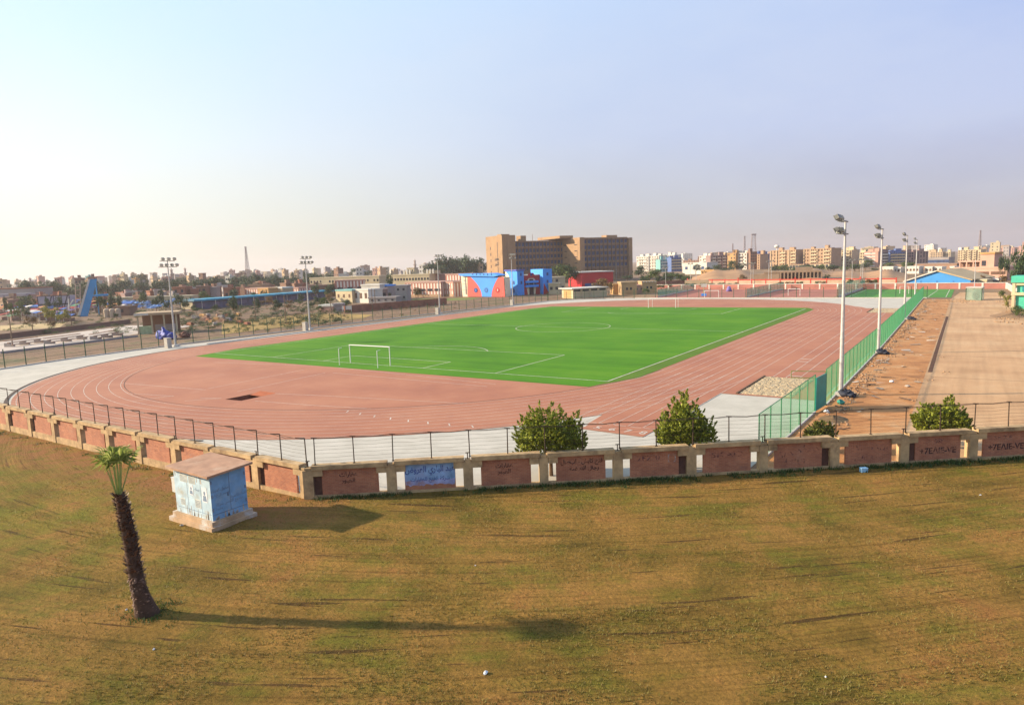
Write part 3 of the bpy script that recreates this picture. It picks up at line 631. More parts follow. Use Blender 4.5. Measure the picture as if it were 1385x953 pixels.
# ---------------------------------------------------------------- floodlight masts
GALV = M('galvanised_steel', (.50, .48, .45), .45, .15, 3, metal=.0, spec=.4); LAMPB = M('lamp_casing', (.20, .20, .18), .5, .2, 3)
mt, nt, b = nmat('lamp_glass'); b.inputs[0].default_value = (.62, .62, .58, 1); b.inputs['Roughness'].default_value = .15; LGLASS = mt
def mast(label, H, base):
    t = thing('floodlight_mast', label, 'floodlight', (0, 0, 0), 0, 'floodlight masts round the track')
    g = MB(); g.tube((0, 0, 0), (0, 0, 5), .19, .16, 10); g.tube((0, 0, 5), (0, 0, 10), .16, .12, 10); g.tube((0, 0, 10), (0, 0, H), .12, .08, 10); g.tube((0, 0, 5), (0, 0, 5.12), .19, .19, 10); g.tube((0, 0, 10), (0, 0, 10.1), .15, .15, 10)
    g.bx(-.3, .3, -.3, .3, 0, .06); g.build('pole', GALV, t)
    g = MB()
    for k in range(30): g.tube((0, -.28, 2+.42*k), (0, .02, 2+.42*k), .016, .016, 4)
    g.build('climbing_rungs', LAMPB, t)
    lm = MB(); lm.bx(-.10, .22, -.24, .24, -.17, .19); lm.bx(.215, .26, -.27, .27, -.21, .23); lm.tube((0, 0, -.2), (0, 0, -.34), .04); lme = lm.mesh('floodlight', LAMPB)
    gl = MB(); gl.bx(.262, .272, -.23, .23, -.17, .19); gle = gl.mesh('lens', LGLASS)
    for z, ys in ((H-.1, (-1.05, 0.0, 1.05)), (H-1.15, (-1.4, -.5, .5, 1.4))):
        g = MB(); g.bx(-.05, .05, ys[0]-.3, ys[-1]+.3, z-.05, z+.05); [g.bx(0, .5, y-.03, y+.03, z-.03, z+.03) for y in ys]; g.build('crossarm', LAMPB, t)
        for y in ys:
            o = inst(lme, 'floodlight', t, (.42, y, z+.38)); o.rotation_euler = (0, radians(28), random.uniform(-.35, .35)); q = inst(gle, 'lens', o)
    if base: g = MB(); g.frustum(-.55, .55, -.5, .5, -.05, .28, .05); g.build('footing', kerbm, t)
    return t
ml = [((-52.0, -48.2), 'floodlight mast nearest the shelter hut by the left bend'), ((-52.6, -17.5), 'floodlight mast before the dry yellow field left of the pitch'), ((-52.3, 26), 'floodlight mast standing in front of the striped school'), ((-51.3, 60), 'floodlight mast in front of the red and blue climbing building')]
m0 = mast(ml[0][1], 15.2, True); m0.location = (*ml[0][0], 0)
for p, l in ml[1:]: dup(m0, (*p, 0), 0, l)
for p, l, h in (((56.5, -50.6), 'tallest looking floodlight mast behind the gate of the net fence', 1), ((56.55, -21.4), 'second floodlight mast along the green net fence from the gate', 1), ((55.95, 27), 'third floodlight mast along the green net fence from the gate', 1), ((53.9, 91.3), 'farthest floodlight mast along the green net fence', 1)):
    dup(m0, (*p, 0), pi, l)
cb = M('switch_box', (.46, .42, .36), .85, .15, 2, .1)
for (x, y), l in (((-51.2, -50.0), 'grey concrete switch box beside the mast by the shelter'), ((-51.9, -19.3), 'grey concrete switch box by the mast before the yellow field'), ((-51.6, 24.3), 'grey concrete switch box by the mast before the striped school'), ((-50.6, 58.5), 'grey concrete switch box by the mast before the climbing building')):
    g = MB(); g.bx(-.5, .5, -.4, .4, -.05, 1.65); g.bx(-.55, .55, -.45, .45, 1.65, 1.75); o = g.build('switch_box', cb); o.location = (x, y, 0); tag(o, l, 'switch box', 'concrete switch boxes at the masts')
for (x, y), l in (((57.0, -50.9), 'dark tarpaulin heap round the foot of the mast behind the gate'), ((57.0, -21.8), 'dark tarpaulin heap at the foot of the second mast'), ((57.1, 26.6), 'dark tarpaulin heap at the foot of the third mast')):
    g = MB(); g.ball((0, 0, .22), .62, .5, .34, 14, 8); g.ball((.4, -.2, .14), .35, .4, .22, 10, 6); crumple(g, .12, 3); o = g.build('tarpaulin_heap', M('dark_tarp', (.04, .045, .065), .7, .4, 4), None, True); o.location = (x, y, 0); tag(o, l, 'tarpaulin', 'heaps at the mast feet')

# ---------------------------------------------------------------- goals
wm = M('white_metal', (.8, .78, .74), .4, .05, 3)
def goal(label, y, s, depth):
    t = thing('goal', label, 'goal', (0, y, 0), 0, 'goals of the big pitch'); f = MB()
    for x in (-3.66, 3.66): f.tube((x, 0, 0), (x, 0, 2.44), .06, .06, 10)
    f.tube((-3.72, 0, 2.44), (3.72, 0, 2.44), .06, .06, 10); f.build('frame', wm, t)
    for x in (-3.5, 3.5):
        b_ = MB(); b_.tube((x, s*depth, 0), (x, s*depth, 2.2), .045, .045, 8); b_.tube((x, s*depth, 2.2), (x, s*depth*.72, 2.25), .03, .03, 6); b_.build('net_support', wm, t)
    return t
goal('white football goal on the near end of the pitch', -51.86, -1, 2.1); goal('white football goal at the far end of the pitch', 51.86, 1, 2.3)

# ---------------------------------------------------------------- transformer kiosk on the lawn
kw = M('kiosk_white_paint', (.50, .64, .71), .7, .2, 2.2, .15, dirt=(.44, .44, .38)); kb = M('kiosk_shaded_blue', (.22, .43, .66), .7, .2, 1.6, .15, dirt=(.33, .47, .58)); kr = M('kiosk_roof', (.44, .25, .155), .9, .2, 1.5, .3, dirt=(.52, .35, .24))  # kb paints the right side's shade in as a deeper blue
kp = M('kiosk_plinth', (.50, .33, .19), .9, .25, 1.5, .3, dirt=(.62, .58, .52)); kg = M('grey_line', (.20, .26, .34), .8); kwh = M('sticker_white', (.75, .75, .75), .7)
k = thing('transformer_kiosk', 'pale blue metal electrical kiosk with brown roof on a worn plinth', 'kiosk', (31.35, -97.45, -.32), 0)
g = MB(); g.bx(0, 3.75, 0, 2.6, -.2, .42); g.bx(.14, 3.61, .14, 2.46, .42, .66); g.build('plinth', kp, k)
g = MB(); g.bx(.3, 3.45, .3, 2.3, .66, 2.96); g.cur = 1
g.add([(3.451, .3, .66), (3.451, 2.3, .66), (3.451, 2.3, 2.96), (3.451, .3, 2.96)], [(0, 1, 2, 3)]); g.cur = 2; rr_ = random.Random(2)                       # rust runs from the roof edge and the foot
for q in range(26):
    x = rr_.uniform(.32, 3.4); w_ = rr_.uniform(.015, .06); top_ = rr_.random() < .5; L_ = rr_.uniform(.1, .5); z0 = 2.94-L_ if top_ else .67; g.prismy([(x-w_, z0), (x+w_, z0), (x+w_*.4, z0+L_), (x-w_*.4, z0+L_)], .2955, .31)
for q in range(16):
    y = rr_.uniform(.36, 2.22); w_ = rr_.uniform(.02, .07); L_ = rr_.uniform(.1, .4); z0 = .67; g.add([(3.4535, y-w_, z0), (3.4535, y+w_, z0), (3.4535, y+w_*.4, z0+L_), (3.4535, y-w_*.4, z0+L_)], [(0, 1, 2, 3)])
body = g.build('body', [kw, kb, M('rust_run', (.44, .38, .31), .9, .4, 3)], k)
g = MB(); g.add([(0.05, .02, 2.99), (3.72, .02, 2.93), (3.72, 2.6, 3.02), (0.05, 2.6, 3.08), (0.05, .02, 3.1), (3.72, .02, 3.04), (3.72, 2.6, 3.13), (.05, 2.6, 3.19)], [(0, 3, 2, 1), (4, 5, 6, 7), (0, 1, 5, 4), (1, 2, 6, 5), (2, 3, 7, 6), (3, 0, 4, 7)])
g.build('roof', kr, k)
for x0, x1, z0, z1 in ((.85, 1.5, 2.35, 2.75), (1.62, 2.2, 2.35, 2.75), (.75, 1.15, 1.1, 1.45), (2.05, 2.55, 1.15, 1.6)):
    g = MB(); g.bx(x0, x1, .292, .299, z0, z1); v_ = g.build('vent', M('vent_paint', (.6, .6, .52), .7), k); g = MB(); n = 8
    for i in range(n):
        for j in range(5): g.bx(x0+.03+(x1-x0-.06)*i/n, x0+.03+(x1-x0-.06)*(i+.5)/n, .288, .2918, z0+.03+(z1-z0-.06)*j/5, z0+.03+(z1-z0-.06)*(j+.55)/5)
    g.build('vent_slots', kg, v_)
for x0, z0, w_, h_, sd_ in ((1.62, 1.75, .34, .55, 1), (2.72, 1.55, .42, .75, 2)):
    g = MB(); g.bx(x0, x0+w_, .290, .299, z0, z0+h_); o = g.build('poster', kwh, k); g = MB(); cx = x0+w_/2; cz = z0+h_*.62
    g.prismy([(cx+w_*.2*cos(2*pi*i/12), cz+w_*.26*sin(2*pi*i/12)) for i in range(12)], .2885, .29); g.prismy([(cx-w_*.4, z0+.05), (cx+w_*.4, z0+.05), (cx+w_*.28, cz-w_*.3), (cx-w_*.28, cz-w_*.3)], .2885, .29); g.build('printed_portrait', kg, o)
g = MB(); g.bx(1.42, 1.44, .296, .3, .75, 2.9); g.bx(2.6, 2.615, .296, .3, .75, 2.9); g.bx(.5, 3.4, .294, .3, .95, .97); g.build('panel_seam', kg, k)
g = MB(); g.bx(3.452, 3.46, 1.33, 1.35, .95, 2.9); g.bx(3.452, 3.461, .32, 2.28, .93, .96); g.build('door_seam', kg, k)
g = MB(); g.bx(3.45, 3.485, 1.2, 1.26, 1.7, 1.9); g.build('handle', kg, k)
for y in (.36, 2.22):
    for z in (1.2, 1.9, 2.6): g = MB(); g.bx(3.45, 3.475, y-.03, y+.03, z-.08, z+.08); g.build('hinge', kg, k)
def ktext(b_, y, z, s_): text(b_, s_, k, (3.462, y, z), kg, 'lettering', rx=pi/2, rz=pi/2, sx=1.0)
ktext(arab('محول كهرباء'), .82, 2.1, .2); ktext(arab('الجهد الخطر'), .85, 1.85, .18); ktext(arab('ممنوع اللمس شركة'), 1.3, 1.35, .2); ktext(arab('القناة للكهرباء'), 1.8, 1.55, .19); ktext(arab('مدينة'), .7, 1.15, .18)
text(arab('حملة'), .22, k, (2.3, .288, 2.05), kg, 'lettering')
g = MB(); g.bx(-.25, .28, .45, .95, 1.55, 2.3); g.bx(-.27, .28, .43, .97, 2.3, 2.34); g.build('meter_box', M('meter_box', (.62, .60, .54), .7, .15, 3), k)

# ---------------------------------------------------------------- palm
def lerp(a, b_, t): return a+(b_-a)*t
p0 = Vector((40.52, -103.56, -.12)); t = thing('palm_tree', 'young fan palm with shaggy dark trunk leaning on the lawn', 'tree', p0)
bark = M('palm_bark', (.085, .045, .028), .95, .4, 4, .5, 15); bootm = leafmat('palm_boots', (.055, .022, .014), (.25, .13, .075), .02)
left = Vector((-.47, -.88, 0)); spine = []
for i in range(13):
    q = i/12; spine.append(left*(.52*q**.9+.05*sin(q*6))+Vector((0, 0, 4.85*q)))
rad = [.44, .37, .30, .26, .25, .24, .23, .23, .22, .21, .21, .19, .13]
g = MB()
for a, b_, r0, r1 in zip(spine[:-1], spine[1:], rad[:-1], rad[1:]): g.tube(a, b_, r0, r1, 14, False)
g.build('trunk', bark, t, True)
rnd = random.Random(5); g = MB()
for i in range(760):
    q = rnd.uniform(.015, .99)**.9; j = min(11, int(q*12)); f = q*12-j; c_ = spine[j].lerp(spine[j+1], f); r = lerp(rad[j], rad[j+1], f); a = i*2.39996+rnd.uniform(-.1, .1)
    d = Vector((cos(a), sin(a), 0)); tn = Vector((-sin(a), cos(a), 0)); w_ = rnd.uniform(.05, .09); L = rnd.uniform(.12, .24)*(1.2 if q > .3 else .8); up_ = rnd.uniform(.25, .9) if q > .35 else rnd.uniform(-.5, .6)
    b0 = c_+d*(r*.72); tip = b0+d*L*.72+Vector((0, 0, L*up_))
    g.add([b0-tn*w_, b0+tn*w_, b0+Vector((0, 0, .05))+d*.04, tip-tn*w_*.35, tip+tn*w_*.35], [(0, 1, 4, 3), (1, 2, 4), (2, 0, 3), (2, 3, 4)])
g.build('leaf_bases', bootm, t)
frondm = leafmat('palm_frond', (.12, .17, .03), (.40, .42, .12), .4); petm = M('palm_stalk', (.30, .36, .10), .6, .2, 4)
top = spine[-1]; fr_ = MB(); pt = MB(); dead = MB()
for i in range(9):
    a = i*2.4+.6; tilt = [.04, .10, .14, .17, .2, .25, .12, .3, .4][i]; L = rnd.uniform(1.05, 1.4)
    d = Vector((cos(a)*sin(tilt), sin(a)*sin(tilt), cos(tilt))).normalized(); h = top+d*L; pt.tube(top+Vector((cos(a), sin(a), 0))*.08, h, .026, .016, 5)
    d2 = (d+Vector((cos(a), sin(a), 0))*.15).normalized(); sdv = d.cross(Vector((-sin(a), cos(a), 0)) if abs(d.z) > .99 else Vector((0, 0, 1))).normalized(); ns = 17
    for s in range(ns):
        th = radians(-100+200*(s+.5)/ns); w_ = .032; R_ = rnd.uniform(.56, .82)*(1-.15*abs(th)/2); v1 = (d2*cos(th)+sdv*sin(th)); nrm = v1.cross(d2.cross(sdv)).normalized()
        mid = h+v1*R_*.6; tip = h+v1*R_+Vector((cos(a)*.1, sin(a)*.1, -.10-.12*rnd.random())); fold = d2.cross(sdv)*.02*(1 if s % 2 else -1)
        fr_.add([h, mid-nrm*w_*1.5+fold, tip, mid+nrm*w_*1.5+fold], [(0, 1, 2, 3)])
fr_.build('frond', frondm, t); pt.build('stalk', petm, t)

# ---------------------------------------------------------------- leafy trees: many leaf faces through the crown volume
def crown_mesh(g, lobes, n, size, rnd, shell=.55):
    tot = sum(l[3]*l[4]*l[5] for l in lobes)**1
    for l in lobes:
        cx, cy, cz, rx, ry, rz_ = l[:6]
        for k in range(max(3, int(n*l[3]*l[4]*l[5]/tot))):
            u = rnd.uniform(-1, 1); a = rnd.uniform(0, 2*pi); q = sqrt(1-u*u); r = lerp(shell, 1.04, rnd.random()**.6); w = 1+.12*sin(a*3+cx*5)+.1*sin(u*5+cy*3)
            d = Vector((q*cos(a), q*sin(a), u)); c_ = Vector((cx+d.x*rx*r*w, cy+d.y*ry*r*w, cz+d.z*rz_*r*w))
            nn = (d+Vector((rnd.uniform(-1, 1), rnd.uniform(-1, 1), rnd.uniform(-.6, 1.1)))*.6).normalized(); e1 = nn.orthogonal().normalized(); e2 = nn.cross(e1); th = rnd.uniform(0, pi); f1 = e1*cos(th)+e2*sin(th); f2 = nn.cross(f1); s = size*rnd.uniform(.6, 1.3)
            g.add([c_-f1*s, c_-f2*s*.5, c_+f1*s, c_+f2*s*.5+nn*s*.2], [(0, 1, 2, 3)])
ficus = leafmat('ficus_leaves', (.075, .105, .010), (.38, .40, .045), .3); trunkm = M('trunk_bark', (.20, .13, .075), .9, .3, 4, .4, 15)
def clipped_tree(label, px0, px1, ytop, ybot, back, tips, seed, name='tree', cat='tree', mat_=None, nl=11000):
    pm = (px0+px1)/2
    D = 40.; c_ = None
    # stand the tree 'back' metres behind the wall line
    d = DIR(pm); lo, hi = 10, 120
    for i in range(40):
        D = (lo+hi)/2; q = CAM+d*D
        if (q.y-ywall(q.x))*.79 < back: lo = D
        else: hi = D
    base = Vector((CAM.x+d.x*D, CAM.y+d.y*D, 0)); k_ = PXM(pm, D); t = thing(name, label, cat, base); rt = Vector((d.y, -d.x)); rnd = random.Random(seed); g = MB(); lobes = []
    zt, zb = TOP(pm, ytop, D), TOP(pm, ybot+4, D); Wd = (px1-px0)*k_/2
    for fx, fz, wr in [(a_, .12+.86*b_, c_) for a_, b_, c_ in tips]:                                  # upright tapering sprays: lateral place, top height 0..1, width
        x = fx*Wd*.88; z1 = lerp(zb, zt, fz)
        for dy in (-.45, .1, .5):
            h = z1-zb; yj = dy*Wd*.9*(1-.3*abs(fx)); hh = h*(1-.25*abs(dy))
            for q in range(5):
                f = q/4; zz = zb+hh*(.14+.80*f); r = wr*Wd*1.02*(1-.78*f**2.2)*(.75+.45*min(1, f*3)); ox, oy = x+rnd.uniform(-.1, .1), yj+rnd.uniform(-.1, .1)
                lobes.append((rt.x*ox+d.x*oy, rt.y*ox+d.y*oy, zz, r, r, hh*.17))
    crown_mesh(g, [(l[0], l[1], l[2], l[3]*.8, l[4]*.8, l[5]*.9) for l in lobes], nl//2, .09, rnd, .2)
    area = [l[3]*(l[3]+l[5]) for l in lobes]
    for k in range(nl//15):                                # short upright tufts of leaves all over the outside
        l = rnd.choices(lobes, area)[0]; u = rnd.uniform(-.6, 1); a = rnd.uniform(0, 2*pi); q = sqrt(1-u*u); dd = Vector((q*cos(a), q*sin(a), u)); c0 = Vector((l[0]+dd.x*l[3]*.9, l[1]+dd.y*l[4]*.9, l[2]+dd.z*l[5]*.9))
        ax = (Vector((dd.x, dd.y, .25+.4*u))+Vector((0, 0, .75))).normalized(); TL = rnd.uniform(.17, .29)*(Wd/2.1+.3); e1 = ax.orthogonal().normalized(); e2 = ax.cross(e1)
        for j in range(34):
            f = rnd.random()**.8; r_ = TL*.36*(1-f)**.7*sqrt(rnd.random()); th = rnd.uniform(0, 2*pi); o_ = e1*cos(th)+e2*sin(th); c_ = c0+ax*TL*f+o_*r_
            nn = (o_*.9+ax*.35+Vector((rnd.uniform(-.4, .4), rnd.uniform(-.4, .4), rnd.uniform(-.3, .5)))).normalized(); s = rnd.uniform(.045, .085); f1 = (ax+o_*.5).normalized(); f2 = nn.cross(f1).normalized()
            g.add([c_-f1*s, c_-f2*s*.55, c_+f1*s*1.2, c_+f2*s*.55], [(0, 1, 2, 3)])
    g.build('crown', mat_ or ficus, t)
    g = MB(); g.tube((0, 0, -.05), (0, 0, zb+.2), .13, .10, 8)
    for k in range(6): a = k*1.05; g.tube((0, 0, zb-.1), (cos(a)*Wd*.5, sin(a)*Wd*.5, zb+(zt-zb)*.45), .06, .02, 5)
    g.build('trunk', trunkm, t); return t
clipped_tree('bushy clipped tree behind the graffiti wall with the Arabic black lettering', 688, 787, 546, 611, 1.6, [(-.85, .72, .22), (-.55, .9, .27), (-.28, 1., .28), (0, .98, .3), (.25, .86, .3), (.5, .80, .28), (.82, .80, .22), (.62, .62, .32), (-.7, .55, .3)], 1)
clipped_tree('tapering clipped tree beside the pale pavement behind the shaded wall', 883, 970, 533, 602, 1.6, [(-.8, .66, .22), (-.45, .86, .26), (-.15, .96, .32), (.05, 1., .32), (.3, .84, .32), (.6, .62, .3), (.85, .5, .22), (-.6, .5, .3)], 2)
clipped_tree('small round olive bush beside the foot of the net fence', 1091, 1141, 570, 597, 3.2, [(-.6, .85, .42), (-.2, 1, .45), (.25, 1., .45), (.6, .85, .42)], 3, 'bush', 'bush', leafmat('olive_leaves', (.06, .08, .012), (.20, .20, .035), .2), 5000)
clipped_tree('broad dark green bush on the dirt road behind the wall', 1244, 1326, 535, 584, 2.8, [(-.85, .7, .24), (-.55, .8, .3), (-.2, .78, .32), (.15, .92, .3), (.3, 1.02, .2), (.55, .8, .3), (.85, .55, .26)], 4, 'bush', 'bush', None, 9000)

# ---------------------------------------------------------------- small things on the ground
wplast = M('white_plastic', (.75, .75, .74), .5, .1, 5); lb = M('pale_blue_plastic', (.35, .62, .85), .5, .1, 5)
def litter(px, py, s, label, mat_, z=0, name='litter', cat='litter'):
    rnd = random.Random(int(px)); p = G(px, py); g = MB(); g.ball((0, 0, s*.35), s, s*.7, s*.45, 9, 6)
    g.v = [(x*rnd.uniform(.6, 1.25), y*rnd.uniform(.6, 1.25), z_*rnd.uniform(.6, 1.3)) for x, y, z_ in g.v]
    o = g.build(name, mat_); o.location = (p.x, p.y, (lawn_z(p.x, p.y) if p.y < ywall(p.x) else 0)); o.rotation_euler = (0, 0, rnd.uniform(0, 6)); tag(o, label, cat, 'scraps of litter'); return o
litter(657, 911, .10, 'crumpled white bag alone on the lawn at the bottom of the frame', wplast)
litter(208, 878, .055, 'small white scrap on the lawn below the palm', wplast)
litter(171, 824, .06, 'white scrap at the foot of the palm', wplast)
litter(246, 708, .11, 'grey stone beside the kiosk plinth', M('grey_stone', (.4, .36, .3), .9), name='stone', cat='stone')
litter(1206, 517, .26, 'white bag lying on the orange soil behind the net fence', wplast)
litter(1227, 523, .24, 'torn pale sheet beside the white bag on the soil', M('pale_sheet', (.6, .5, .4), .9), name='torn_sheet')
litter(1118, 558, .3, 'white block at the foot of the teal gate', wplast, name='white_block', cat='block')
litter(1137, 546, .42, 'crumpled teal netting dumped beside the gate', M('teal_netting', (.06, .34, .24), .8, .3, 4), name='netting_heap', cat='netting')
litter(1326, 668, .05, 'white scrap in the grass near the right edge', wplast)
litter(643, 763, .04, 'small white scrap on the lawn right of the kiosk shadow', wplast)
litter(1117, 911, .04, 'tiny white scrap in the lower right of the lawn', wplast)
o = MB().bx(-.19, .19, -.12, .12, 0, .22); o.bx(-.2, .2, -.13, .13, .22, .25); o = o.build('crate', lb); q = G(1168, 637); o.location = (q.x, q.y, lawn_z(q.x, q.y)); o.rotation_euler = (0, 0, .7); tag(o, 'pale blue plastic box at the foot of the shaded wall', 'box')
g = MB(); rnd = random.Random(12); rub = M('rubble', (.44, .27, .15), .95, .4, 2)
def stones(g, x, y, r, n, s):
    for k in range(n):
        a = rnd.uniform(0, 2*pi); q = r*sqrt(rnd.random()); w_ = s*rnd.uniform(.3, 1); px, py = x+q*cos(a), y+q*sin(a); g.ball((px, py, w_*.25), w_, w_*rnd.uniform(.5, 1), w_*.6, 5, 4)
for k in range(75): stones(g, 57.2+rnd.gauss(0, .5), -70+2.1*k, .8, 9, .17)
for k in range(40): stones(g, rnd.uniform(57, 64), rnd.uniform(-62, 82), .5, 3, .12)
for k in range(40): stones(g, rnd.uniform(56.5, 67), 80+rnd.gauss(0, 2.2), .7, 8, .2)
for x, y in ((72.5, 45), (73, 66), (71, 31), (74, 22), (72, 78), (74, 14), (71, 25)): stones(g, x, y, 1.6, 30, .22)
struct(g.build('rubble', rub), 'stuff')
g = MB(); g.cur = 0                                     # torn sheets, sticks and board scraps over the orange soil
for k in range(170):
    x, y = (rnd.uniform(56.8, 62.2), rnd.uniform(-66, 90)) if k % 3 else (57.3+abs(rnd.gauss(0, .8)), rnd.uniform(-68, 60)); l, w_, a = rnd.uniform(.2, 1.3), rnd.uniform(.05, .4), rnd.uniform(0, 3); ca_, sa_ = cos(a), sin(a); g.cur = rnd.choice([0, 0, 1, 2, 2])
    P4 = [(x+ca_*l*i-sa_*w_*j, y+sa_*l*i+ca_*w_*j, .02+rnd.uniform(0, .12)) for i, j in ((-.5, -.5), (.5, -.5), (.5, .5), (-.5, .5))]; g.add(P4, [(0, 1, 2, 3)])
for k in range(60): tuft(g, 57.2+abs(rnd.gauss(0, .5)), rnd.uniform(-68, 80), -.01, .35, .3, 12, rnd)
struct(g.build('debris', [M('grey_debris', (.32, .27, .21), .9, .4, 1), M('pale_debris', (.62, .55, .45), .9, .2, 1), M('dark_debris', (.16, .09, .05), .9, .4, 1)]), 'stuff')
for (x, y, r, h), l in (((72.0, 37.5, 3.2, 1.0), 'low brown soil heap at the right side of the dirt road'), ((57.4, -60.5, 1.1, .35), 'low heap of dark earth beside the net fence and olive bush')):
    g = MB(); n, mm = 24, 8; rr = random.Random(int(x))
    for j in range(mm+1):
        for i in range(n):
            q = j/mm; a = 2*pi*i/n; g.v.append((r*q*cos(a), r*q*sin(a)*1.5, h*(1-q)**1.1*(1+.15*sin(3*a))+rr.uniform(-.03, .03)*(j < mm)-.03))
    for j in range(mm):
        for i in range(n): g.f.append([j*n+i, (j+1)*n+i, (j+1)*n+(i+1) % n, j*n+(i+1) % n]); g.m.append(0)
    o = g.build('soil_heap', SOIL, None, True); o.location = (x, y, 0); tag(o, l, 'soil heap')
# ---------------------------------------------------------------- buildings
def GD(x, y): return DIST(G(x, y))
GLASS = M('dark_window', (.045, .045, .055), .25, .3, .5); BGL = M('blue_window', (.05, .08, .17), .25, .3, .5); SHUT = M('brown_shutter', (.14, .075, .045), .8, .3, .5)
def frame(x0, x1, D, phi):
    P = AT(x0, D); a = Vector((cos(phi), sin(phi), 0)); d = DIR(x1); q = CAM-P      # meet the sight line of the right edge
    den = a.x*d.y-a.y*d.x; s = (q.x*d.y-q.y*d.x)/den
    return P, s
def paint(name, c, dirt=None, var=.12): return M(name, c, .9, var, .25, 0, dirt=dirt)
def grid_windows(t, me, xs, zs, y=-.03, name='window', skip=None):
    for j, z in enumerate(zs):
        for i, x in enumerate(xs):
            if skip and skip(i, j): continue
            inst(me, name, t, (x, y, z))
def block(name, label, cat, x0, x1, ytop, D, phi, depth, mat_, floors=0, cols=0, win=GLASS, ww=1.1, wh=1.2, group=None, roof=None, balc=None, ins=.6, parapet=True, roofbits=0, seed=0, zb=0, bmat=None, side=False):
    P, L = frame(x0, x1, D, phi); H = TOP((x0+x1)/2, ytop, DIST(P)); rnd = random.Random(seed+int(x0*13))
    t = thing(name, label, cat, (P.x, P.y, zb), phi, group); H -= zb
    g = MB(); g.bx(0, L, 0, depth, -.5, H); g.build('wall', mat_, t)
    if parapet: g = MB(); g.bx(-.15, L+.15, -.15, depth+.15, H-.35, H+.25); g.build('roof', roof or mat_, t)
    for k in range(roofbits):
        x = L*(k+.5)/roofbits+rnd.uniform(-1, 1); w_ = rnd.uniform(1.2, 2.4); h = rnd.uniform(1.4, 3.2); g = MB(); g.bx(x-w_, x+w_, depth*.3, depth*.3+3.2, H+.25, H+.25+h); g.bx(x-w_-.2, x+w_+.2, depth*.3-.2, depth*.3+3.4, H+.25+h, H+.4+h); g.build('stair_tower', mat_, t)
    if floors and cols:
        fh = H/floors; me = MB().bx(-ww/2, ww/2, -.03, .03, -wh/2, wh/2).mesh('window', win); xs = [L*(i+.5)/cols for i in range(cols)]; zs = [fh*(j+.55) for j in range(floors)]
        grid_windows(t, me, xs, zs, skip=(lambda i, j: rnd.random() < .06))
        if side:
            ns = max(1, int(depth/4))
            for j in range(floors):
                for i in range(ns): inst(me, 'window', t, (L+.02, depth*(i+.5)/ns, zs[j]), pi/2)
        if balc:
            bme = MB().bx(-L*balc[1]/2, L*balc[1]/2, -1.1, 0, -.1, .05).bx(-L*balc[1]/2, L*balc[1]/2, -1.1, -1.0, .05, .95).mesh('balcony', bmat or mat_)
            for j in range(1, floors):
                for cx in balc[0]: inst(bme, 'balcony', t, (L*cx, -.02, fh*j+.1))
    return t, L, H

tan = paint('tan_stucco', (.46, .30, .18)); tan2 = paint('sand_stucco', (.50, .36, .22)); cream = paint('cream_stucco', (.56, .46, .29)); white = paint('white_stucco', (.66, .62, .54)); pinkw = paint('pink_stucco', (.52, .30, .23)); purp = paint('mauve_and_shade_stucco', (.30, .20, .18)); bluew = paint('blue_stucco', (.11, .17, .36)); tealw = paint('teal_stucco', (.20, .42, .40)); brown = paint('brown_stucco', (.26, .15, .10)); greyw = paint('grey_stucco', (.34, .30, .28)); orange = paint('orange_stucco', (.52, .30, .12)); redw = paint('red_cladding', (.56, .035, .04))

# ---- big concrete block behind the climbing building
hosp = paint('hospital_concrete', (.38, .235, .125), (.30, .185, .10)); ledge = paint('hospital_ledge', (.25, .155, .10))
phi = radians(60); P, L = frame(681, 855, 425, phi); t = thing('institute_building', 'seven storey brown concrete building with long shaded facades', 'building', P, phi)
z = lambda y: TOP(750, y, 445)
Hm, Ht, Hc = TOP(720, 325.5, 435), TOP(665, 319, 430), TOP(790, 319, 470)
K = L/100.
g = MB(); g.bx(-.5, 6*K*1.5, 0, 24, -.5, Ht); g.build('end_tower', hosp, t)
g = MB(); g.bx(9*K, 46*K, 2.5, 20, -.5, Hm); g.build('wall', hosp, t)
g = MB(); g.bx(45*K, 48.5*K, -19, 20, -.5, Hm+.8); g.bx(48.5*K, 57*K, 1.4, 20, -.5, Hm+.8); g.bx(37*K, 47*K, -8, 21, Hm+.85, Hc-.6); g.build('stair_block', hosp, t)
g = MB(); g.bx(57*K, 97*K, 1.2, 20, -.5, Hm+1.4); g.build('wall', hosp, t)
g = MB(); g.bx(97*K, 100*K, -.5, 20, -.5, Hm+.9); g.build('end_pier', hosp, t)
g = MB(); g.bx(16*K, 20*K, 6, 12, Hm, Ht-.2); g.bx(3*K, 9*K, 8, 14, Ht, Ht+1.0); g.bx(83*K, 92*K, 6, 12, Hm+1.4, Hm+3.0); g.build('roof_house', hosp, t)
nf = 7; fh = Hm/nf
for j in range(1, nf+1):
    g = MB(); g.bx(9*K, 46*K, 1.5, 2.6, fh*j-.75, fh*j-.1); g.bx(57*K, 97*K, .2, 1.3, fh*j+.2, fh*j+.85); g.build('ledge', ledge, t)
bw = 37*K/14; wm_ = MB().bx(-bw*.36, bw*.36, -.06, .06, -1.25, 1.1).mesh('window', BGL); bw2 = 40*K/12; wm2_ = MB().bx(-bw2*.34, bw2*.34, -.06, .06, -1.25, 1.1).mesh('window', BGL)
grid_windows(t, wm_, [9*K+(37*K)*(i+.5)/14 for i in range(14)], [fh*(j+.45) for j in range(3, 7)], 2.46)
grid_windows(t, wm2_, [57*K+(40*K)*(i+.5)/12 for i in range(12)], [fh*(j+.55)+.6 for j in (3, 4, 5, 6)], 1.16)
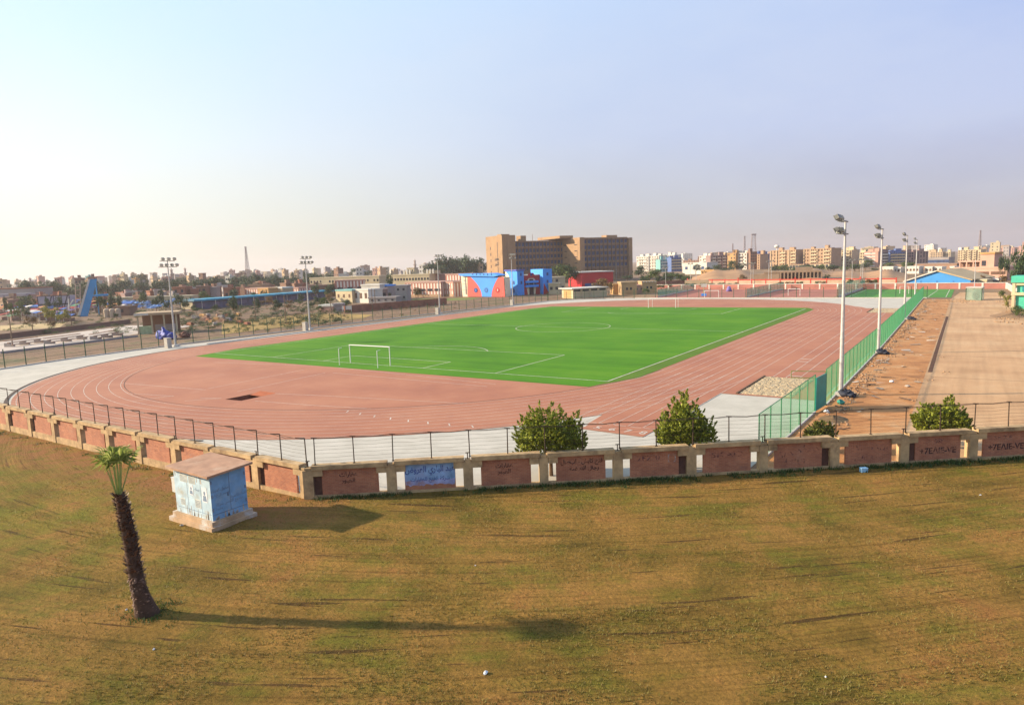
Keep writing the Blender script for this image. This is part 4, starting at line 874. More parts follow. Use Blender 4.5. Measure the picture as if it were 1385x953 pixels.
grid_windows(t, wm_, [9*K+(37*K)*(i+.5)/14 for i in range(14)], [fh*(2+.45)], 2.46, 'lower_window'); grid_windows(t, wm2_, [57*K+(40*K)*(i+.5)/12 for i in range(12)], [fh*(2+.55)+.6], 1.16, 'lower_window')
for k in range(1, 14): g = MB(); g.bx(9*K+37*K*k/14-.2, 9*K+37*K*k/14+.2, 1.7, 2.6, 1, Hm-.3); g.build('fin', ledge, t)
for k in range(1, 12): g = MB(); g.bx(57*K+40*K*k/12-.2, 57*K+40*K*k/12+.2, .4, 1.3, 1, Hm+1.0); g.build('fin', ledge, t)
sw = MB().bx(-1.6, 1.6, -.05, .05, -.22, .22).mesh('slot_window', GLASS)

sl2 = MB().bx(-.05, .05, -.4, .4, -.9, .9).mesh('slot_window', GLASS)
for j in range(2, 7): inst(sl2, 'slot_window', t, (-.53, 17, fh*j)); inst(sw, 'slot_window', t, (44.96*K, -14, fh*j+.3), pi/2); inst(sw, 'slot_window', t, (44.96*K, -2, fh*j+.3), pi/2)
g = MB(); g.bx(-.56, -.5, 6.5, 7.1, 4, Ht-4); g.build('downpipe', GLASS, t)
text(arab('معهد'), 3.2, t, (-.6, 8.5, Ht*.50), GLASS, 'sign', rz=-pi/2, bold=.03); text(arab('النور'), 3.2, t, (-.6, 8.5, Ht*.40), GLASS, 'sign', rz=-pi/2, bold=.03)
for x in (1.8, 14): g = MB(); g.tube((x*K*1.5, -.8, 0), (x*K*1.5, -.8, Ht+.4), .14, .12, 6); g.build('flue', ledge, t)

# ---- fan-fronted climbing building
cB = M('bright_blue_paint', (.06, .32, .88), .6, .08, .4); cP = M('coral_paint', (.82, .105, .08), .6, .08, .4); cW = M('cream_paint', (.86, .74, .52), .7, .1, .4); cR = M('deep_red_paint', (.45, .03, .035), .6, .1, .4); navy = M('navy_paint', (.03, .07, .24), .6, .1, .4)
phi = radians(-8); P, L = frame(624, 683, 283, phi); D0 = DIST(P); t = thing('climbing_building', 'cream building fronted by coral and blue curved panels with three portholes', 'building', P, phi)
Hf = TOP(640, 372.5, D0); g = MB(); g.add([(0, 0, -.3), (L, 0, -.3), (L, 3, -.3), (0, 3, -.3), (-.3, -.2, Hf), (L*.98, 0, Hf*.90), (L*.98, 3, Hf*.90), (-.3, 3, Hf)], [(0, 3, 2, 1), (4, 5, 6, 7), (0, 1, 5, 4), (1, 2, 6, 5), (2, 3, 7, 6), (3, 0, 4, 7)]); wl_ = g.build('wall', cW, t)
def cv(x0, x1, z1, k, n=12): return [(x0+(x1-x0)*(q/n)**k, z1*q/n) for q in range(n+1)]
lft = cv(L*.47, L*.20, Hf*.975, 2.0); rgt = cv(L*.69, L*.86, Hf*.905, 1.8)
g = MB(); g.prismy([(x, max(.05, z_)) for x, z_ in lft]+[(x, z_) for x, z_ in reversed(rgt)], -.34, -.22); g.build('blue_panel', cB, t)
g = MB(); g.prismy([(L*.13, .05), (L*.47, .05)]+lft[1:]+[(L*.145, Hf*.985)], -.30, -.215); g.build('coral_panel', cP, t)
g = MB(); g.prismy([(L*.69, .05), (L*.985, .05), (L*.97, Hf*.895)]+list(reversed(rgt[1:])), -.30, -.215); g.build('coral_panel', cP, t)
for fx, mt_ in ((.335, navy), (.575, M('mid_blue', (.03, .14, .42), .6)), (.83, cR)):
    g = MB(); g.tube((L*fx, -.42, Hf*.31), (L*fx, -.3, Hf*.31), Hf*.12, Hf*.12, 18); o = g.build('porthole', mt_, t); g = MB(); g.bx(L*fx-.08, L*fx+.28, -.45, -.43, Hf*.27, Hf*.36); g.build('pane', cW if fx > .8 else cB, o)
g = MB(); g.prismy([(-1.2, Hf*1.10), (.2, Hf*1.0), (L*.78, Hf*.93), (L*.90, Hf*.99), (L*.80, Hf*1.06), (L*.7, Hf*1.10)], -1.0, 3.5); g.build('canopy', cB, t)
for k in range(6): g = MB(); x = L*(.30+.085*k); g.bx(x, x+.25, -1.12, -1.02, Hf*(1.03-.02*k*.3), Hf*(1.10-.003*k)); g.build('canopy_slot', navy, t)
for zz in (.33, .62): g = MB(); g.bx(0, L*.13, -.24, -.21, Hf*zz, Hf*zz+.06); g.build('joint', greyw, t)
g = MB(); g.bx(L*.08, L*.1, -.25, -.2, 1, Hf*.95); g.bx(L*.05, L*.1, -.3, -.2, Hf*.76, Hf*.8); g.build('pipe', greyw, t)
# ---- twin blue towers with the red arch between them
phi = radians(58); P, L = frame(699, 743, 276, phi); D0 = DIST(P); t = thing('twin_tower_building', 'two bright blue towers joined by a red arch and blue balconies', 'building', P, phi); Ha = TOP(695, 365.5, D0); Hb = TOP(725, 364, D0+10); dp = 11.5
g = MB(); prof = [(0, 0), (3.3, 0), (2.9, Ha*.5), (3.3, Ha), (-.2, Ha), (.25, Ha*.6)]
g.bx(0, L*.2, 0, dp, -.3, Ha)
wA = g.build('tower', cB, t)
g = MB(); q = [(-.06, dp*.9, .0), (-.06, dp*.42, .0), (-.06, dp*.3, Ha*.42), (-.06, dp*.5, Ha*.75), (-.06, dp*.9, Ha*.86)]   # cream quarter on the end face
q = [(-.06, dp, 0), (-.06, dp*.93, 0), (-.06, dp*.62, Ha*.36), (-.06, dp*.60, Ha*.66), (-.06, dp*.72, Ha*.80), (-.06, dp*.95, Ha*.95), (-.06, dp, Ha*.95)]; g.ngon(q); g.build('cream_panel', cW, t)
g = MB(); g.bx(-.5, L*.2+.4, -.4, dp+.4, Ha-.25, Ha+.2); g.build('tower_cap', M('violet_trim', (.10, .12, .45), .6), t)
for fy, fz in ((.30, .50), (.33, .17)): g = MB(); g.tube((-.1, dp*fy, Ha*fz), (.0, dp*fy, Ha*fz), .85, .85, 14); g.build('porthole', navy, t)
for fx, fz in ((.11, .83), (.12, .5)): g = MB(); g.bx(L*fx-.35, L*fx+.35, -.05, .0, Ha*fz-.6, Ha*fz+.6); g.build('window', navy, t)
g = MB(); g.bx(L*.2, L*.72, 1.2, dp, -.3, Ha*.80); g.build('wall', cW, t)
x0, x1 = L*.2, L*.72; w_ = x1-x0
g = MB(); g.prismy([(x0, 0), (x0+w_*.27, 0), (x0+w_*.17, Ha*.5), (x0+w_*.34, Ha*.66), (x0+w_*.66, Ha*.66), (x0+w_*.83, Ha*.5), (x0+w_*.73, 0), (x1, 0), (x1, Ha*.78), (x0+w_*.72, Ha*.76), (x0+w_*.62, Ha*.87), (x0+w_*.38, Ha*.87), (x0+w_*.28, Ha*.76), (x0, Ha*.78)], 1.02, 1.18); g.build('red_arch', cR, t)
g = MB(); g.bx(x0+w_*.38, x0+w_*.62, 1.0, 1.19, 0, Ha*.62); g.build('doorway', M('maroon_void', (.06, .015, .02), .8), t)
for fz in (.30, .47): g = MB(); g.bx(x0+w_*.12, x0+w_*.88, .15, 1.1, Ha*fz, Ha*fz+.9); g.build('balcony', cB, t)
for fx in (.27, .73): g = MB(); g.bx(x0+w_*fx-.5, x0+w_*fx+.5, .98, 1.1, Ha*.39, Ha*.46); g.build('window', navy, t)
g = MB(); g.tube((x0+w_*.5, .98, Ha*.80), (x0+w_*.5, 1.05, Ha*.80), .5, .5, 12); g.build('porthole', navy, t)
g = MB(); g.bx(L*.72, L, -2.0, dp*.8, -.3, Hb); g.build('tower', cB, t)
g = MB(); g.prismy([(L*.72, 0), (L*.90, 0), (L*.74, Hb*.45)], -2.05, -1.99); g.build('red_panel', cR, t)
for fz in (.8, .5): g = MB(); g.bx(L*.86-.4, L*.86+.4, -2.06, -1.99, Hb*fz-.6, Hb*fz+.6); g.build('window', navy, t)
# ---- low buildings behind the far bend
block('cream_block', 'cream two storey block right of the blue towers', 'building', 741, 764, 375, 300, radians(40), 8, cream, 2, 3, roofbits=0, seed=3)
block('cream_annex', 'small cream annex with slab roof before the cream block', 'building', 741, 756, 383.5, 278, radians(20), 5, cream, 1, 2, seed=4)
phi = radians(60); P, L = frame(774, 820, 238, phi); t = thing('long_hut', 'long low cream hut with white roof slab beside the far bend', 'hut', P, phi); h = TOP(775, 391, DIST(P)); g = MB(); g.bx(0, L, 0, 7.5, -.2, h); g.build('wall', cream, t); g = MB(); g.bx(-.8, L+.3, -.7, 8.6, h, h+.28); g.build('roof', white, t)
for k in range(4): g = MB(); g.bx(L*(k+.12)/4, L*(k+.85)/4, -.05, .0, h*.72, h*.93); g.build('window', GLASS, t)
for k in range(1, 4): g = MB(); g.bx(L*k/4-.2, L*k/4+.2, -.12, .01, 0, h); g.build('pilaster', cream, t)
g = MB(); g.bx(-.06, .0, 1.2, 6.2, .1, h*.85); g.build('shutter', orange, t)
phi = radians(50); P, L = frame(786, 829, 345, phi); t = thing('red_hall', 'deep red hall with white roof edge before the brown building', 'building', P, phi); h = TOP(800, 368.5, DIST(P)); g = MB(); g.bx(0, L, 0, 18, -.3, h); g.build('wall', redw, t); g = MB(); g.bx(-.4, L+.4, -.4, 18.4, h, h+.5); g.build('roof', white, t); g = MB(); g.bx(L*.1, L*.62, -.1, .02, 0, h*.24); g.build('blue_base', navy, t)
sandb = paint('sand_block', (.50, .33, .17), (.42, .25, .13))
for x0, x1, yt, D, lab, mt_ in ((840, 861, 382, 252, 'sandy hut with two small dark windows behind the far fence', sandb), (868, 888, 381, 262, 'sandy hut with a row of white roof vents behind the far fence', sandb), (829, 842, 384.5, 258, 'plain bright sandy wall block beside the hay coloured tree', orange)):
    t, L, H = block('sand_hut', lab, 'hut', x0, x1, yt, D, radians(35), 7, mt_, 0, 0)
    if x0 > 835:
        for k in range(2): g = MB(); g.bx(L*(.3+.25*k), L*(.3+.25*k)+.7, -.04, .01, H*.4, H*.6); g.build('window', GLASS, t)
    if x0 == 868:
        for k in range(5): g = MB(); g.bx(L*(k+.25)/5, L*(k+.75)/5, -.19, -.14, H-.2, H+.15); g.build('roof_vent', white, t)
block('brick_annex', 'mauve brick annex between the two sandy huts', 'hut', 858, 870, 386, 262, radians(35), 6, pinkw, 1, 2, GLASS, .6, .7)

# ---- striped school and its neighbours
mt, nt, b = nmat('striped_cladding'); tc = N(nt, 'ShaderNodeTexCoord').outputs['Object']; s_ = N(nt, 'ShaderNodeSeparateXYZ'); nt.links.new(tc, s_.inputs[0])
f = math_(nt, 'FRACT', math_(nt, 'MULTIPLY', math_(nt, 'ADD', s_.outputs[0], s_.outputs[1]), .62)); nt.links.new(ramp(nt, f, [(.49, (.40, .15, .10)), (.51, (.68, .58, .48))]), b.inputs[0]); b.inputs['Roughness'].default_value = .9; STRP = mt
def school(label, x0, x1, yt, D, phi, dep, cols, parap=True):
    t, L, H = block('school_building', label, 'school', x0, x1, yt, D, phi, dep, STRP, 0, 0, roof=pinkw)
    g = MB(); g.bx(0, L, -.12, -.01, H*.42, H*.55); g.build('band', pinkw, t)
    me = MB().bx(-1.3, 1.3, -.05, .05, -.45, .45).mesh('window', GLASS)
    for i in range(cols): inst(me, 'window', t, (L*(i+.5)/cols, -.15, H*.49))
    g = MB(); g.bx(0, L, -.12, -.01, 0, H*.18); g.build('base_band', tan, t); return t
school('long school front clad in white and red vertical stripes', 547, 595, 381.5, 300, radians(2), 14, 5)
school('short school wing with the brightest vertical stripes left of the climbing building', 595, 612, 381.5, 292, radians(-14), 12, 0)
school('upper striped school block just left of the climbing building', 602, 622, 371, 318, radians(0), 12, 3)
school('striped school wing in shade behind the white villa', 452, 492, 379, 352, radians(44), 10, 3)
school('small striped block above the blue canopy on the left', 388, 402, 389.5, 345, radians(5), 8, 0)
school('far left striped block beyond the blue canopy', 330, 352, 390, 352, radians(5), 8, 0)
t, L, H = block('school_wing', 'long cream school wing with rows of small dark windows', 'school', 418, 512, 374.5, 385, radians(14), 12, cream, 2, 22, GLASS, .9, 1.1)
t, L, H = block('school_wing', 'cream school wing with two chimney groups right of the big tree crown', 'school', 524, 580, 371.5, 340, radians(12), 12, cream, 2, 14, GLASS, .9, 1.1)
for cx in (.32, .88):
    for k in range(3): g = MB(); g.bx(L*cx+k*1.6-.35, L*cx+k*1.6+.35, 3, 3.7, H+.2, H+2.4); g.build('chimney', white, t)
    g = MB(); g.bx(L*cx-1, L*cx+4.6, 4, 8, H+.2, H+1.7); g.build('roof_house', cream, t)
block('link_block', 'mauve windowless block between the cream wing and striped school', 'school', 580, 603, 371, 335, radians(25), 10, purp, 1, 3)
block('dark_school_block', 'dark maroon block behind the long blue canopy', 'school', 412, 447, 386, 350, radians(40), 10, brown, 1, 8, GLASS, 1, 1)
block('long_shed', 'low dark brown shed at the left of the striped blocks', 'building', 350, 388, 391, 360, radians(20), 8, brown, 0, 0)
# villas
t, L, H = block('white_villa', 'white villa with big framed openings before the striped school', 'villa', 476, 496, 391.5, 268, radians(-5), 7, white, 1, 3, SHUT, 1.3, 2.0)
block('villa_wing', 'wing of the villas with its shade painted mauve behind the white front', 'villa', 496, 522, 391.5, 272, radians(42), 7, purp, 1, 3, GLASS, 1.2, 1.4)  # the wing's purple shade is put into its wall colour
block('upper_villa', 'white upper storey villa with three dark openings', 'villa', 487, 512, 385, 285, radians(8), 6, white, 1, 3, SHUT, 1.5, 1.3)
block('blue_roof_villa', 'villa part under a small blue roof', 'villa', 511, 522, 386, 284, radians(8), 6, greyw, 1, 1, BGL, 1.5, 1.2, roof=cB)
block('cream_villa', 'cream house under the turquoise roof edge left of the white villa', 'villa', 452, 474, 392, 274, radians(-5), 6, cream, 1, 3, SHUT, 1, 1.3, roof=tealw)
block('grey_block', 'plain grey box house right of the villas', 'house', 533, 548, 386.5, 262, radians(30), 8, greyw, 2, 2, GLASS, .8, .8)
block('garden_house', 'low grey garden wall house below the villas', 'house', 496, 533, 402, 258, radians(20), 5, greyw, 1, 4, GLASS, .8, .6)
block('yellow_house', 'tiny yellow house above the blue canopy', 'house', 347, 361, 390, 330, radians(0), 6, orange, 1, 2, SHUT)
block('cream_house', 'tiny cream house with a white top next to the yellow house', 'house', 367, 380, 389, 330, radians(0), 6, tan2, 1, 2, SHUT, roof=white)
# long blue canopy
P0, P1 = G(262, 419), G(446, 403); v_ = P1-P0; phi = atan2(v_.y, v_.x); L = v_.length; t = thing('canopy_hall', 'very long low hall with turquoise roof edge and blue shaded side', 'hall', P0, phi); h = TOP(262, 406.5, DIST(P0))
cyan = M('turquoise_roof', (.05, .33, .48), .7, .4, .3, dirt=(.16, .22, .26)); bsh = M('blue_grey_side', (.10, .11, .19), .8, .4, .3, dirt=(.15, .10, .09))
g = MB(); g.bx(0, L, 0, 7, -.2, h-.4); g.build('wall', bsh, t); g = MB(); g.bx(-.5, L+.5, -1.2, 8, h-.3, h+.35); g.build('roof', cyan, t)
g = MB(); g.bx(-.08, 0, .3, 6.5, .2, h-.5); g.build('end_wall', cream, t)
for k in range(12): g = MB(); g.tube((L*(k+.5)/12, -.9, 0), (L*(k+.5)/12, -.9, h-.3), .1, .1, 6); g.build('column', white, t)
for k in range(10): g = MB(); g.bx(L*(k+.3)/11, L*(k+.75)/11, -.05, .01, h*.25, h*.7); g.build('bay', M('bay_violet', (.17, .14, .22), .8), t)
P0, P1 = G(446, 405), G(523, 402); v_ = P1-P0; phi = atan2(v_.y, v_.x); L = v_.length; h = TOP(470, 392, DIST(P0)); t = thing('canopy', 'short turquoise canopy on posts running on towards the white villa', 'canopy', P0, phi); g = MB(); g.bx(0, L, 0, 3, h-.25, h+.1); g.build('roof', cyan, t)
for k in range(4): g = MB(); g.tube((L*(k+.3)/4, .3, 0), (L*(k+.3)/4, .3, h), .1, .1, 6); g.build('post', white, t)
# arcades
for x0, x1, yt, D, mt_, lab, n in ((148, 256, 401, 355, cream, 'long cream arcade with dark arches in the left distance', 14), (258, 345, 392.5, 400, pinkw, 'long pink arcade with dark arches beyond the blue canopy', 12)):
    t, L, H = block('arcade', lab, 'arcade', x0, x1, yt, D, radians(30), 6, mt_, 0, 0)
    am = MB(); am.prismy([(-.9, 0), (.9, 0)]+[(.9*cos(a), 1.1+.9*sin(a)) for a in [pi*i/8 for i in range(9)]], -.05, .02); me = am.mesh('arch', brown)
    for k in range(n): inst(me, 'arch', t, (L*(k+.5)/n, 0, .1))
# hut and boards on the dry field
t, L, H = block('field_hut', 'pink hut with white flat roof on the dry field', 'hut', 428, 447, 413, GD(428, 422), radians(20), 4, pinkw, 1, 2, SHUT, .8, .8, roof=white)
block('field_hut', 'grey shed joined to the pink hut on the dry field', 'hut', 447, 460, 411.5, GD(447, 421.5), radians(38), 4, greyw, 0, 0)
P = G(463, 423); t = thing('board', 'white framed board standing right of the pink hut', 'board', P, radians(25)); g = MB(); g.bx(0, 3.0, -.04, .04, .9, 2.0); g.build('panel', white, t)
for x in (.15, 2.85): g = MB(); g.bx(x-.06, x+.06, -.05, .05, 0, 2.1); g.build('leg', white, t)
rwall = M('red_garden_wall', (.33, .14, .085), .95, .3, .5)
def longwall(name, label, P0, P1, h, th, mat_, cap=None, posts=0, cat='wall', post_mat=None):
    v_ = P1-P0; t = thing(name, label, cat, P0, atan2(v_.y, v_.x)); L = v_.length; g = MB(); g.bx(0, L, -th/2, th/2, -.2, h); g.build('panel', mat_, t)
    if cap: g = MB(); g.bx(-.1, L+.1, -th*.8, th*.8, h, h+.16); g.build('coping', cap, t)
    for k in range(posts+1 if posts else 0): g = MB(); x = L*k/posts; g.bx(x-.25, x+.25, -th*.85, th*.85, -.2, h+.1); g.build('post', post_mat or cap or mat_, t)
    return t
longwall('garden_wall', 'long low brick red wall behind the dry field', G(466, 423), G(604, 411), 2.1, .3, rwall)
longwall('field_wall', 'low brown wall along the pale path on the far left', G(-30, 462), G(176, 437), 1.1, .4, paint('brown_wall', (.22, .12, .085)), None)
longwall('yard_wall', 'thin dark kerb wall in front of the pale path', G(0, 478), G(186, 455), .35, .3, greyw)
# concrete seating tiers beside the path
for (xa, ya, xb, yb), l in (((18, 469, 62, 463), 'leftmost tier of concrete seats beside the pale path'), ((72, 465, 120, 458), 'middle tier of concrete seats beside the pale path'), ((136, 459, 168, 453), 'tier of concrete seats nearest the shelter')):
    A, B_ = G(xa, ya), G(xb, yb); v_ = B_-A; t = thing('seating_tier', l, 'seating', A, atan2(v_.y, v_.x), 'concrete seating tiers'); L = v_.length
    for k in range(3): g = MB(); g.bx(0, L, .9*k, .9*k+.5, .35+.35*k, .5+.35*k); g.build('bench', M('tier_plank', (.42, .27, .19), .9), t)
    for x in (.05, .5, .95):
        g = MB(); g.bx(L*x-.1, L*x+.1, 0, 2.4, -.05, .35); g.bx(L*x-.1, L*x+.1, .9, 2.4, .35, .7); g.build('support', greyw, t)
# shelter
A, B_ = G(188, 452), G(240, 449); v_ = B_-A; phi = atan2(v_.y, v_.x); t = thing('shelter', 'open flat roofed shelter with pale fascia beside the left mast', 'shelter', A, phi); L = v_.length; h = TOP(190, 423.5, DIST(A))
g = MB(); g.bx(-.5, L+.6, -.6, 6, h-.55, h); g.build('roof', tan2, t); g = MB(); g.bx(-.52, L*.3, -.64, -.6, h-.5, h-.05); g.bx(-.54, -.5, -.6, 6, h-.5, h-.05); g.build('fascia', white, t)
for x in (0, L*.36, L*.68, L): g = MB(); g.bx(x-.16, x+.16, -.1, .2, -.1, h-.55); g.build('pillar', cream, t)
g = MB(); g.bx(0, L, 5.2, 5.5, -.1, h-.55); g.build('back_wall', brown, t); g = MB(); g.bx(0, L*.34, .1, .3, -.1, h*.38); g.build('counter', M('pale_green', (.42, .50, .28), .8), t)
g = MB(); g.bx(L*.4, L*.95, 1.5, 1.7, .1, h*.4); g.build('counter', greyw, t)
g = MB(); g.ball((0, 0, .7), 2.3, 1.0, 1.2, 20, 11); g.ball((1.6, .3, .45), 2.0, .9, .75, 16, 9); crumple(g, .22, .5); o = g.build('tarpaulin', M('blue_tarp', (.035, .06, .33), .6, .3, 1.5), None, True); o.location = G(222, 458); tag(o, 'crumpled dark blue tarpaulin heap in front of the shelter', 'tarpaulin')
g = MB(); g.ball((0, 0, .4), 1.5, .8, .6, 18, 9); crumple(g, .2, .8); o = g.build('brush_pile', M('brush_pile', (.16, .07, .05), .95, .4, 3, .6, 6)); o.location = G(250, 456); tag(o, 'reddish brown brush pile right of the left mast', 'brush pile')
# water slide and scaffold tower
A = G(108, 428); D = DIST(A); h = TOP(120, 377.5, D); t = thing('water_slide', 'tall leaning turquoise blue slide with white edge', 'slide', A, atan2(DIR(112).x*-1, DIR(112).y)+0.0)
sl_ = M('slide_blue', (.04, .31, .60), .5, .1, .5); ln = 4.2
g = MB(); g.prismy([(0, 0), (2.3, 0), (2.0+ln, h), (ln, h)], -.4, .4); g.build('slide', sl_, t); g = MB(); g.prismy([(-.75, 0), (0, 0), (ln, h), (ln-.55, h)], -.5, .5); g.build('edge', white, t)
g = MB(); g.tube((1.5+ln, .6, h*.9), (1.5+ln, 5, 0), .2, .2); g.tube((5, .5, h*.55), (9, .5, h*.55), .35, .35); g.build('strut', sl_, t); g = MB(); g.bx(2, 8.5, -.3, 1, h*.53, h*.57); g.build('platform', sl_, t)
A = G(103, 427); D = DIST(A); h = TOP(109, 384, D); t = thing('stair_scaffold', 'slender pinkish scaffold tower left of the slide', 'scaffold', A, atan2(DIR(112).x*-1, DIR(112).y)); sc_ = paint('scaffold_pink', (.52, .36, .28))
for dx in (0, 1.4):
    for dy in (0, 1.4): g = MB(); g.tube((dx, dy, 0), (dx+.8, dy, h), .13, .13, 6); g.build('leg', sc_, t)
for k in range(7): g = MB(); zz = h*(k+.6)/7; f = .8*zz/h; g.bx(f-.1, f+1.5, -.1, 1.5, zz, zz+.15); g.build('landing', sc_, t)
g = MB(); g.tube((-2, 0, 0), (-1.6, 0, 6), .2, .2, 6); g.tube((-2, 0, 3), (-.2, 0, 5.6), .2, .2, 6); g.build('white_chute', white, t)
# panel grandstand, brown roofs, yard block
t, L, H = block('panel_stand', 'grey panelled stand with dark diagonal braces on the left', 'stand', 48, 91, 400, 330, radians(36), 4, paint('panel_grey', (.40, .36, .42)), 0, 0, parapet=False)
for k in range(5): g = MB(); g.bx(L*k/4-.12, L*k/4+.12, -.1, .0, 0, H+.2); g.build('post', GLASS, t)
g = MB(); g.bx(0, L, -.12, -.02, H*.45, H*.52); g.bx(0, L, -.12, -.02, H-.1, H+.15); g.build('rail', GLASS, t)
for k in (1, 3): g = MB(); g.tube((L*k/4+.2, -.15, .3), (L*(k+.8)/4, -.15, H), .16, .16, 5); g.build('brace', GLASS, t)
block('brown_roof_hall', 'long hall under a brown roof at the far left edge', 'hall', -20, 45, 390, 430, radians(34), 14, greyw, 1, 12, BGL, 1.6, 1.2, roof=paint('brown_roof', (.30, .13, .07)))
block('grey_hall', 'low grey hall below the brown roofed hall', 'hall', -10, 32, 398, 400, radians(34), 6, paint('grey_panels', (.36, .34, .38)), 1, 7, BGL, 2, .8)
block('yard_block', 'square brown block house behind the path beside the fairground', 'house', 149, 171, 415, 262, radians(40), 6, brown, 1, 1, GLASS, 1, 1)
for x0, x1, yt, D, lab in ((139, 151, 420, 255, 'cluster of pale domed water tanks beside the brown block'),):
    A = AT(x0, D)
    for k, ll in enumerate(('leftmost pale domed water tank beside the brown block house', 'middle one of the pale domed water tanks by the brown block house', 'pale domed water tank next to the brown block house')):
        g = MB(); g.tube((0, 0, 0), (0, 0, 2.4), .85, .85, 12); g.ball((0, 0, 2.4), .85, .85, .5, 12, 6); o = g.build('water_tank', paint('tank_cream', (.52, .40, .28))); o.location = A+Vector((cos(.5), sin(.5), 0))*1.95*k; tag(o, ll, 'tank', 'domed water tanks')
# fairground clutter: sunshades and stalls
umb = thing('sunshade', 'blue fairground sunshade on a thin pole in the left distance', 'sunshade', (0, 0, 0), 0, 'blue sunshades of the fairground'); g = MB(); n = 8
ca = M('sunshade_blue', (.10, .20, .40), .7, .5, .15); g.add([(1.5*cos(2*pi*i/n), 1.5*sin(2*pi*i/n), 2.1) for i in range(n)]+[(0, 0, 2.9)], [(i, (i+1) % n, n) for i in range(n)]); g.build('canopy', ca, umb); g = MB(); g.tube((0, 0, 0), (0, 0, 2.9), .05, .05, 5); g.build('pole', white, umb)
rnd = random.Random(31); sp = []
for k in range(46):
    px = rnd.uniform(168, 262); py = rnd.uniform(413, 425) if px < 235 else rnd.uniform(410, 418); sp.append((px, py))
for i, (px, py) in enumerate(sp):
    p = G(px, py)
    if i == 0: umb.location = p
    else: dup(umb, p, rnd.uniform(0, 3))
stalls = []
for cname, ccol in (('red', (.45, .05, .04)), ('blue', (.05, .14, .42)), ('white', (.6, .56, .5)), ('orange', (.48, .20, .05)), ('green', (.08, .25, .12)), ('violet', (.15, .09, .24))):
    t = thing('market_stall', 'small fairground stall with %s awning in the left distance' % cname, 'stall', (0, 0, 0), 0, '%s fairground stalls' % cname); am = M('awning_'+cname, ccol, .8, .2, .2)
    g = MB(); g.bx(-1.7, 1.7, -1.2, 1.2, 0, 1.3); g.build('counter', brown if cname != 'white' else greyw, t); g = MB(); g.add([(-2, -1.7, 2.2), (2, -1.7, 2.2), (2, 1.4, 2.8), (-2, 1.4, 2.8), (-2, -1.7, 2.1), (2, -1.7, 2.1), (2, 1.4, 2.7), (-2, 1.4, 2.7)], [(0, 1, 2, 3), (4, 7, 6, 5), (0, 4, 5, 1), (1, 5, 6, 2), (2, 6, 7, 3), (3, 7, 4, 0)]); g.build('awning', am, t)
    for x in (-1.6, 1.6): g = MB(); g.bx(x-.05, x+.05, -1.5, -1.4, 0, 2.2); g.build('post', white, t)
    stalls.append(t)
first = set()
for k in range(190):
    px = rnd.uniform(-5, 175); py = rnd.uniform(404, 434); i = rnd.choice([0, 0, 0, 1, 1, 2, 3, 5, 4]); p = G(px, py)
    if px > 95 and py > 424: continue
    if i not in first: first.add(i); stalls[i].location = p; stalls[i].rotation_euler.z = rnd.uniform(-.5, 1)
    else: dup(stalls[i], p, rnd.uniform(-.5, 1), scale=(rnd.uniform(.6, 1.1), rnd.uniform(.6, 1.1), rnd.uniform(.7, 1.25)))
for k in range(24):
    p = G(rnd.uniform(255, 345), rnd.uniform(426, 440)); i = rnd.choice([0, 2, 3]); 
    o = MB().bx(-.9, .9, -.5, .5, 0, .5).bx(-.7, .7, -.4, .4, .5, .75).build('bench_block', [rwall, brown, greyw, orange][k % 4]); o.location = p; o.rotation_euler.z = rnd.uniform(-.4, .4); tag(o, 'low coloured block lying on the ground between fence and blue canopy', 'block', 'low blocks before the canopy')

# ---- walls and fences beyond the courts
longwall('court_wall', 'low pink wall with white coping and white posts behind the courts', Vector((-44, 158, 0)), Vector((75, 139.5, 0)), 1.75, .3, M('court_wall_pink', (.42, .17, .13), .9, .15, .3), white, 20)
longwall('white_side_wall', 'white capped side wall running towards the teal booth', Vector((75.3, 139.3, 0)), Vector((76.6, 78, 0)), 1.5, .3, M('pale_pink_wall', (.62, .48, .42), .9), white, 8)
rr = M('red_rail', (.50, .05, .03), .7, .15, .4); P0, P1 = G(930, 386), G(1212, 385.5); v_ = P1-P0; t = thing('red_rail_fence', 'long beige panel fence with red posts and red top rail', 'fence', P0, atan2(v_.y, v_.x)); L = v_.length
h = TOP(1070, 377.5, DIST((P0+P1)/2)); g = MB(); g.bx(0, L, -.05, .05, .1, h*.85); g.build('panel', paint('beige_panel', (.50, .36, .25), (.40, .26, .15)), t); g = MB(); g.bx(0, L, -.1, .1, h*.87, h*1.06); g.build('top_rail', rr, t)
for k in range(15): g = MB(); x = L*k/14; g.bx(x-.22, x+.22, -.12, .12, 0, h*(1.15 if k % 4 else 1.35)); g.build('post', rr, t)
block('beige_wall_block', 'short pale block at the left end of the red fence', 'wall', 926, 958, 378.5, 300, radians(10), 1, tan2, 0, 0, parapet=False)
longwall('red_brick_wall', 'red brick boundary wall with buttresses left of the red fence', G(862, 388), G(930, 385), 2.2, .4, rwall, None, 6)

# ---- sand hill
g = MB(); nA, nB = 60, 14; rnd = random.Random(8)
for i in range(nA+1):
    px = 930+300*i/nA
    for j in range(nB+1):
        D = 320+150*j/nB; p = AT(px, D); q = j/nB; e = min(1, i/8, (nA-i)/5); z_ = (TOP(px, 368+3*sin(px*.05)+1.5*sin(px*.13), 400))*min(1, q*2.2)*max(0, e); z_ = z_*(1-max(0, q-.7)*1.2)+rnd.uniform(-.15, .15); g.v.append((p.x, p.y, z_-.04))
for i in range(nA):
    for j in range(nB): a = i*(nB+1)+j; g.f.append([a, a+nB+1, a+nB+2, a+1]); g.m.append(0)
struct(g.build('sand_hill', M('hill_sand', (.42, .24, .12), .95, .3, .05, .4, 1), None, True))
